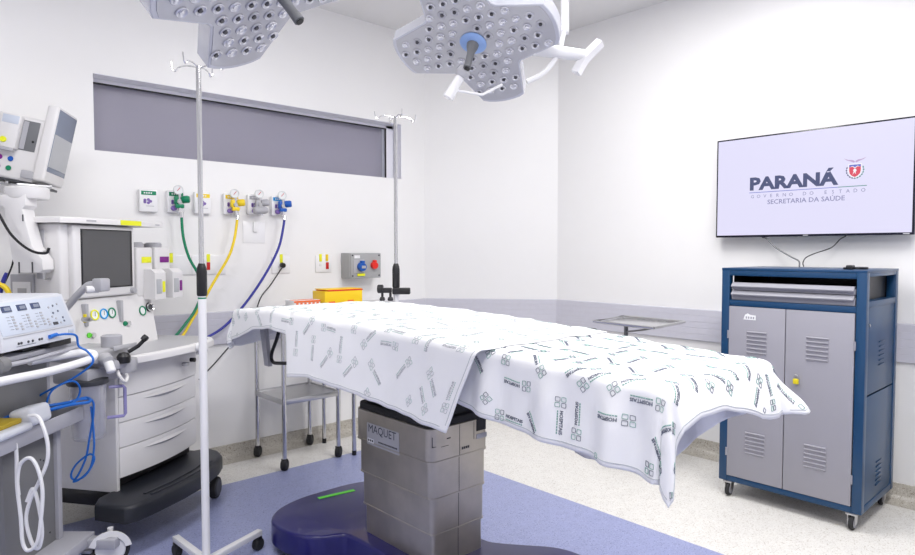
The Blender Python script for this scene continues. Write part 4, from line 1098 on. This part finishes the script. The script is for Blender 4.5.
# arm for the patient monitor
b = MB(); ad = Vector((.135, -.124, 0)).normalized(); an_ = Vector((ad.y, -ad.x, 0))
b.prism([(0, 1.655), (.13, 1.655), (.13, 1.607), (.115, 1.59), (.155, 1.42), (.200, 1.36), (.202, 1.315), (.185, 1.30), (.085, 1.30), (.062, 1.36), (.03, 1.60), (-.001, 1.607)], -.03, .05, 'machine_white', .006, 2, mtx=basis((.49, 3.602, 0), ad, (0, 0, 1), an_))
A_arm = b.build('monitor_arm', am, world=True)
b = MB()
for px_, pz_, sx_, sz_ in ((.095, 1.325, .005, .05), (.155, 1.325, .005, .05), (.118, 1.55, .005, .03)):
    c_ = Vector((.49, 3.602, pz_))+ad*px_; c_ += an_*.0515; b.box(c_, (sx_, .003, sz_), 'dark_grey', rot=rz(math.atan2(ad.y, ad.x)))
    c_ -= an_*.083; b.box(c_, (sx_, .003, sz_), 'dark_grey', rot=rz(math.atan2(ad.y, ad.x)))
c_ = Vector((.49, 3.602, 1.53))+ad*.075-an_*.0315; b.box(c_, (.035, .003, .025), 'machine_grey', rot=rz(math.atan2(ad.y, ad.x)))
b.build('arm_trim', am, world=True)
b = MB(); b.lathe([(0, 0), (.085, 0), (.09, .008), (.09, .05), (.08, .056), (0, .056)], 'machine_white', (.575, 3.57, 1.64), (0, 0, 1)); b.box((.60, 3.64, 1.70), (.14, .20, .018), 'steel', .004)
b.build('arm_head', am, world=True)

# patient monitor (tilted)
pm = thing('patient_monitor', 'white patient monitor with coloured sockets on an arm above the workstation', 'patient monitor', (.0, 0, 0))
D0 = Vector((.542, .836, -.086)).normalized(); N1 = Vector((.831, -.548, -.093)); N1 = (N1-D0*N1.dot(D0)).normalized(); U1 = N1.cross(D0)
_rr = Matrix.Rotation(R2(6), 3, Vector((.678, .735, 0))); D0 = _rr @ D0; N1 = _rr @ N1; U1 = _rr @ U1
corner = Vector((.672, 3.745, 1.752))
pm.location = corner
PMm = basis((0, 0, 0), D0, -N1, U1)   # x along the screen, y into the housing, z up
def Pm(b, name, parent=None):
    o = b.build(name, parent or pm); return o
b = MB(); b.xf = PMm; b.bb(0, .23, 0, .055, -.01, .375, 'machine_white', .012, 3); Pm(b, 'screen_housing')
b = MB(); b.xf = PMm; b.bb(.012, .218, -.0015, .001, .045, .362, 'screen_slate', .001); b.bb(.016, .214, -.003, -.0014, .07, .235, 'screen_pale'); Pm(b, 'screen')
b = MB(); b.xf = PMm; b.bb(.02, .21, .055, .36, -.025, .295, 'machine_white', .014, 3); b.bb(.03, .20, .01, .36, -.037, -.0255, 'dark_grey', .002); b.bb(.004, .02, .045, .11, -.01, .03, 'machine_grey', .006); Pm(b, 'module_housing')
b = MB(); b.xf = PMm; b.bb(.0175, .0205, .075, .150, .125, .275, 'handle_grey', .002); b.bb(.016, .0176, .125, .148, .13, .27, 'machine_grey'); b.lathe([(0, 0), (.006, 0), (.006, .003), (0, .003)], 'black', (.0175, .09, .175), (-1, 0, 0), 10); Pm(b, 'module_slot')
b = MB(); b.xf = PMm; b.bb(-.018, .02, .150, .235, .12, .285, 'machine_white', .004); b.bb(-.0195, -.018, .155, .23, .24, .28, 'device_blue', .001); b.lathe([(0, 0), (.014, 0), (.014, .008), (0, .008)], 'sticker_yellow', (-.018, .205, .155), (-1, 0, 0), 16)
b.bb(-.02, .0, .155, .23, .105, .12, 'machine_grey', .003); Pm(b, 'plug_in_module')
for y, z, c in ((.172, .072, 'knob_blue'), (.222, .072, 'purple'), (.172, .025, 'green'), (.222, .025, 'purple'), (.272, .072, 'orange'), (.272, .03, 'orange')):
    b = MB(); b.xf = PMm; b.lathe([(0, 0), (.012, 0), (.013, .004), (.011, .007), (0, .006)], c, (.019, y, z), (-1, 0, 0), 16); Pm(b, 'socket')
b = MB(); b.xf = PMm; b.box((.12, .18, -.045), (.12, .16, .014), 'steel', .004)
for q in range(4): b.lathe([(0, 0), (.010, 0), (.010, .014), (0, .014)], 'steel', (.05, .06+.06*q, -.037), (0, 0, -1), 10)
Pm(b, 'mount_plate')
def cable(name, label, pts, r, m, cat='cable', sm_=6, mtx=None):
    t = thing(name, label, cat, tuple((mtx @ Vector(pts[0])) if mtx else pts[0]))
    P = [(mtx @ Vector(p)) if mtx else Vector(p) for p in pts]
    b = MB(); b.tube(P, r, m, 8, smooth=sm_)
    me = b.build(name, t, world=True); me.name = 'cord'
    return t
AM = Matrix.Translation((.885, 3.347, 0)) @ Matrix.Rotation(R2(35), 4, 'Z')
P1 = [(0.422, 3.53, 1.648), (0.459, 3.496, 1.555), (0.49, 3.467, 1.48), (0.528, 3.432, 1.427), (0.567, 3.396, 1.396), (0.606, 3.36, 1.391), (0.616, 3.35, 1.413)]
P2 = [(0.527, 3.623, 1.451), (0.521, 3.628, 1.349), (0.495, 3.652, 1.264), (0.466, 3.679, 1.194)]
cable('monitor_cable', 'black cable drooping from the left edge to the monitor arm', P1, .006, 'black')
cable('monitor_cable', 'thin black cable hanging straight down beside the monitor arm', P2, .004, 'black')
cable('coiled_hose', 'yellow hose coiled behind the blue surgical unit', [(-.25, .56, 1.10), (-.23, .52, 1.20), (-.21, .47, 1.25), (-.20, .43, 1.24), (-.19, .41, 1.20), (-.19, .41, 1.10)], .012, 'yellow', 'hose', mtx=AM)
cable('coiled_hose', 'dark blue hose standing up inside the yellow coil', [(-.20, .45, 1.10), (-.20, .45, 1.20), (-.195, .43, 1.27), (-.19, .42, 1.30)], [.013, .007], 'hose_blue', 'hose', mtx=AM)

# ================================================================== ELECTROSURGICAL CART (local: x away from camera along its front, y into the cart)
CM = Matrix.Translation((.694, 3.170, 0)) @ Matrix.Rotation(R2(47.3), 4, 'Z')
ct = thing('equipment_cart', 'grey equipment cart with a tray shelf in the left foreground', 'cart', (.694, 3.170, 0), (0, 0, R2(47.3)))
def K(mb, name, parent=ct): return mb.build(name, parent)
b = MB(); b.bb(-.36, -.05, .10, .115, .15, .66, 'cart_grey', .002); b.bb(-.05, -.02, .085, .36, .15, .66, 'cart_light', .004); b.bb(-.36, -.33, .11, .36, .15, .66, 'cart_grey', .004)
for x, z in ((-.14, .53), (-.12, .52), (-.14, .49), (-.12, .48), (-.09, .2)): b.cyl((x, .10, z), (x, .0985, z), .004, 'black', n=8)
K(b, 'lower_column')
b = MB(); b.bb(-.34, -.05, .12, .36, .70, .985, 'cart_grey', .004); b.bb(-.05, -.03, .12, .36, .70, .985, 'cart_light', .003); b.bb(-.42, -.36, .12, .36, .70, .99, 'machine_white', .004); K(b, 'upper_column')
b = MB(); b.bb(-.60, .03, .02, .40, .655, .662, 'black')
b.bb(-.60, .03, .015, .022, .655, .716, 'cart_light', .002); b.bb(.024, .032, .015, .40, .655, .716, 'cart_light', .002); b.bb(-.60, .03, .395, .402, .655, .716, 'cart_light', .002)
K(b, 'tray_shelf')
b = MB(); b.bb(-.58, .02, .03, .39, .985, 1.005, 'cart_light', .004); b.bb(-.30, .0, .05, .34, 1.005, 1.02, 'black', .002); K(b, 'top_shelf')
b = MB(); b.tube([(-.95, .0, .965), (-.70, -.02, .948), (-.45, -.03, .935), (-.30, -.045, .93), (-.15, -.07, .935), (-.07, -.085, .945), (-.035, -.07, .958), (-.06, -.03, .965), (-.15, .03, .962), (-.25, .06, .962)], .0165, 'white', 14, smooth=5); K(b, 'push_handle')
b = MB(); b.tube([(-.50, .0, .985), (-.35, .0, .98), (-.1, .0, .985), (.0, .01, .985)], .009, 'cart_light', 8); b.lathe([(0, -.03), (.03, -.02), (.03, .02), (0, .03)], 'cart_grey', (-.50, .0, .99), (1, 0, 0), 12); K(b, 'front_rail')
b = MB(); b.bb(-.40, .04, -.02, .38, .10, .15, 'cart_light', .006)
b.box((.0, -.065, .115), (.05, .15, .045), 'cart_light', .006); b.box((-.36, -.065, .115), (.05, .15, .045), 'cart_light', .006); K(b, 'foot_frame')
for x, y in ((-.02, -.02), (-.36, -.10), (.0, .33), (-.36, .33)):
    b = MB(); b.cyl((x-.014, y, .042), (x+.014, y, .042), .042, 'rubber', bev=.005); b.box((x, y, .088), (.04, .04, .014), 'steel', .002); K(b, 'caster')
# electrosurgical unit
eu = thing('electrosurgical_unit', 'pale blue surgical generator with three small displays on the grey cart', 'electrosurgical unit', (.694, 3.170, 1.02), (0, 0, R2(47.3)))
def E(mb, name, parent=eu): return mb.build(name, parent)
b = MB(); 
b.prism([(0, .012), (0, .055), (.055, .195), (.075, .20), (.34, .20), (.34, .012)], -.49, -.04, 'device_pale', mtx=basis((0, 0, 0), (0, 1, 0), (0, 0, 1), (1, 0, 0)))
E(b, 'casing')
Sd = Vector((0, .055, .14)).normalized(); Nn = Vector((0, -Sd.z, Sd.y))
FM = basis((-.265, 0, .055), (1, 0, 0), Sd, Nn)
b = MB(); b.box((0, .078, .0008), (.42, .128, .002), 'device_blue', .0008)
b.xf = FM; b2 = b
b.bm.clear(); b.box((0, .078, .0012), (.42, .128, .002), 'device_blue', .0008); b.box((0, .0075, .001), (.42, .003, .004), 'machine_grey'); E(b, 'front_panel')
for x in (-.14, -.055, .025):
    b = MB(); b.xf = FM; b.box((x, .115, .003), (.052, .024, .003), 'display_navy', .0008); b.box((x+.004, .115, .0046), (.032, .013, .0004), 'screen_slate'); E(b, 'display')
rnd = random.Random(2)
b = MB(); b.xf = FM
for x in (-.125, -.04, .04):
    for q in range(5): b.box((x, .035+q*.012, .0035), (.014, .006, .002), 'machine_grey'); b.box((x-.024, .035+q*.012, .0025), (.018, .0015, .0006), 'print_navy')
for x in (-.095, -.01, .068):
    for q in range(3): b.box((x, .03+q*.011, .0035), (.012, .006, .002), 'machine_grey')
for x, y in ((.10, .10), (.13, .105), (.16, .11), (.115, .075), (.15, .08), (.12, .05), (.165, .05), (.165, .035), (.10, .06), (.14, .03)): b.cyl((x, y, .002), (x, y, .0045), .0045, 'print_navy' if (x*1000) % 20 else 'machine_grey', n=10)
b.box((.105, .03, .003), (.03, .012, .003), 'dark_grey', .0008)
E(b, 'button_rows')
b = MB()
for x in (-.40, -.385, -.345, -.32, -.28, -.265): b.cyl((x, .002, .034), (x, -.003, .034), .005, 'dark_grey', n=8)
b.bb(-.09, -.055, -.002, .001, .035, .05, 'device_blue', .0005)
b.bb(-.41, -.30, -.001, .001, .022, .024, 'print_navy'); E(b, 'output_sockets')
b = MB()
for x in (-.45, -.10): b.cyl((x, .04, -.008), (x, .04, .014), .016, 'black', n=14); b.cyl((x, .30, -.008), (x, .30, .014), .016, 'black', n=14)
b.bb(-.20, -.055, .01, .30, -.014, .011, 'black', .002); E(b, 'feet')
def ccable(name, label, pts, r, m, cat='cable'): return cable(name, label, pts, r, m, cat, 6, CM)
b = None
t = ccable('electrode_cable', 'blue cable plugged into the surgical unit and looping down in front of the cart', [(-.19, .0, 1.057), (-.15, -.03, 1.058), (-.11, -.045, 1.045), (-.095, -.045, 1.00), (-.09, -.08, .975), (-.09, -.10, .93), (-.10, -.03, .87), (-.10, .07, .82), (-.10, .13, .785), (-.12, .15, .755)], .0045, 'cable_blue')
b = MB(); b.xf = CM; b.cyl((-.225, -.006, 1.056), (-.18, -.006, 1.060), .008, 'cable_blue', n=12); b.build('plug', t, world=True)
ccable('electrode_cable', 'bundle of blue cable lying across the tray shelf', [(-.42, .10, .742), (-.32, .12, .75), (-.24, .09, .76), (-.16, .08, .757), (-.10, .04, .755), (-.04, .03, .75), (.03, .0, .752), (-.02, -.04, .745), (-.08, .0, .748), (-.2, .05, .748), (-.3, .05, .75)], .0065, 'cable_blue')
ccable('electrode_cable', 'blue cable ring rising above the tray shelf', [(-.16, .06, .76), (-.15, .04, .82), (-.12, .0, .85), (-.08, -.02, .845), (-.05, -.02, .80), (-.06, .0, .755), (-.13, .03, .742), (-.22, .06, .745)], .0042, 'cable_blue')
ccable('electrode_cable', 'blue cable hanging in a loop over the far end of the cart', [(-.10, .06, .752), (.0, .0, .752), (.042, -.02, .735), (.045, -.02, .67), (.044, .0, .56), (.044, .02, .47), (.044, .065, .385), (.044, .085, .40), (.044, .06, .45), (.044, .0, .495), (.044, -.02, .47), (.044, .02, .40), (.044, .075, .372), (.044, .05, .38), (.044, .0, .43), (.044, -.02, .52), (.046, -.018, .62), (.046, -.01, .71)], .0045, 'cable_blue')
ccable('power_lead', 'white cable hanging from the tray in a long loop', [(-.44, .10, .75), (-.42, .045, .75), (-.41, .03, .728), (-.40, .02, .66), (-.40, .02, .52), (-.40, .01, .40), (-.40, .005, .30), (-.40, -.015, .268), (-.40, -.05, .30), (-.40, -.068, .40), (-.40, -.075, .50), (-.40, -.06, .58), (-.40, -.032, .622), (-.40, .005, .60), (-.40, .018, .54), (-.40, .015, .48)], .0068, 'white')
ccable('power_lead', 'white cable curving from the handset down beside the long loop', [(-.37, -.01, .775), (-.37, -.045, .772), (-.385, -.075, .735), (-.385, -.09, .67), (-.385, -.085, .60), (-.385, -.05, .52), (-.385, -.02, .46), (-.385, .0, .38), (-.385, -.02, .29), (-.385, -.045, .27), (-.385, -.06, .33), (-.385, -.05, .43), (-.385, -.03, .50), (-.385, -.005, .45)], .0068, 'white')
t = thing('handset', 'white plastic handset lying on the tray shelf under the blue cable', 'handset', tuple(CM @ Vector((-.29, .07, .735))), (0, 0, R2(47.3)))
b = MB(); b.box((0, -.035, .02), (.12, .10, .075), 'device_pale', .02, 4, rot=Matrix.Rotation(R2(-12), 3, 'X')); b.box((-.18, -.02, -.005), (.26, .12, .03), 'device_pale', .012, 3); b.build('housing', t)
b = MB(); b.box((-.16, -.0, .02), (.18, .10, .02), 'ochre', .006); o = b.build('yellow_pad', t)

S.view_settings.view_transform = 'Standard'; S.view_settings.look = 'None'; S.view_settings.gamma = 1; S.view_settings.use_curve_mapping = False
S.view_settings.exposure = 0.0
w = bpy.data.worlds.new('world'); S.world = w; w.use_nodes = True
w.node_tree.nodes['Background'].inputs[0].default_value = (.8, .85, 1, 1); w.node_tree.nodes['Background'].inputs[1].default_value = .6
S.cycles.use_denoising = True
S.cycles.max_bounces = 10; S.cycles.diffuse_bounces = 6; S.cycles.transparent_max_bounces = 8
for o in bpy.data.objects:
    o.select_set(False)
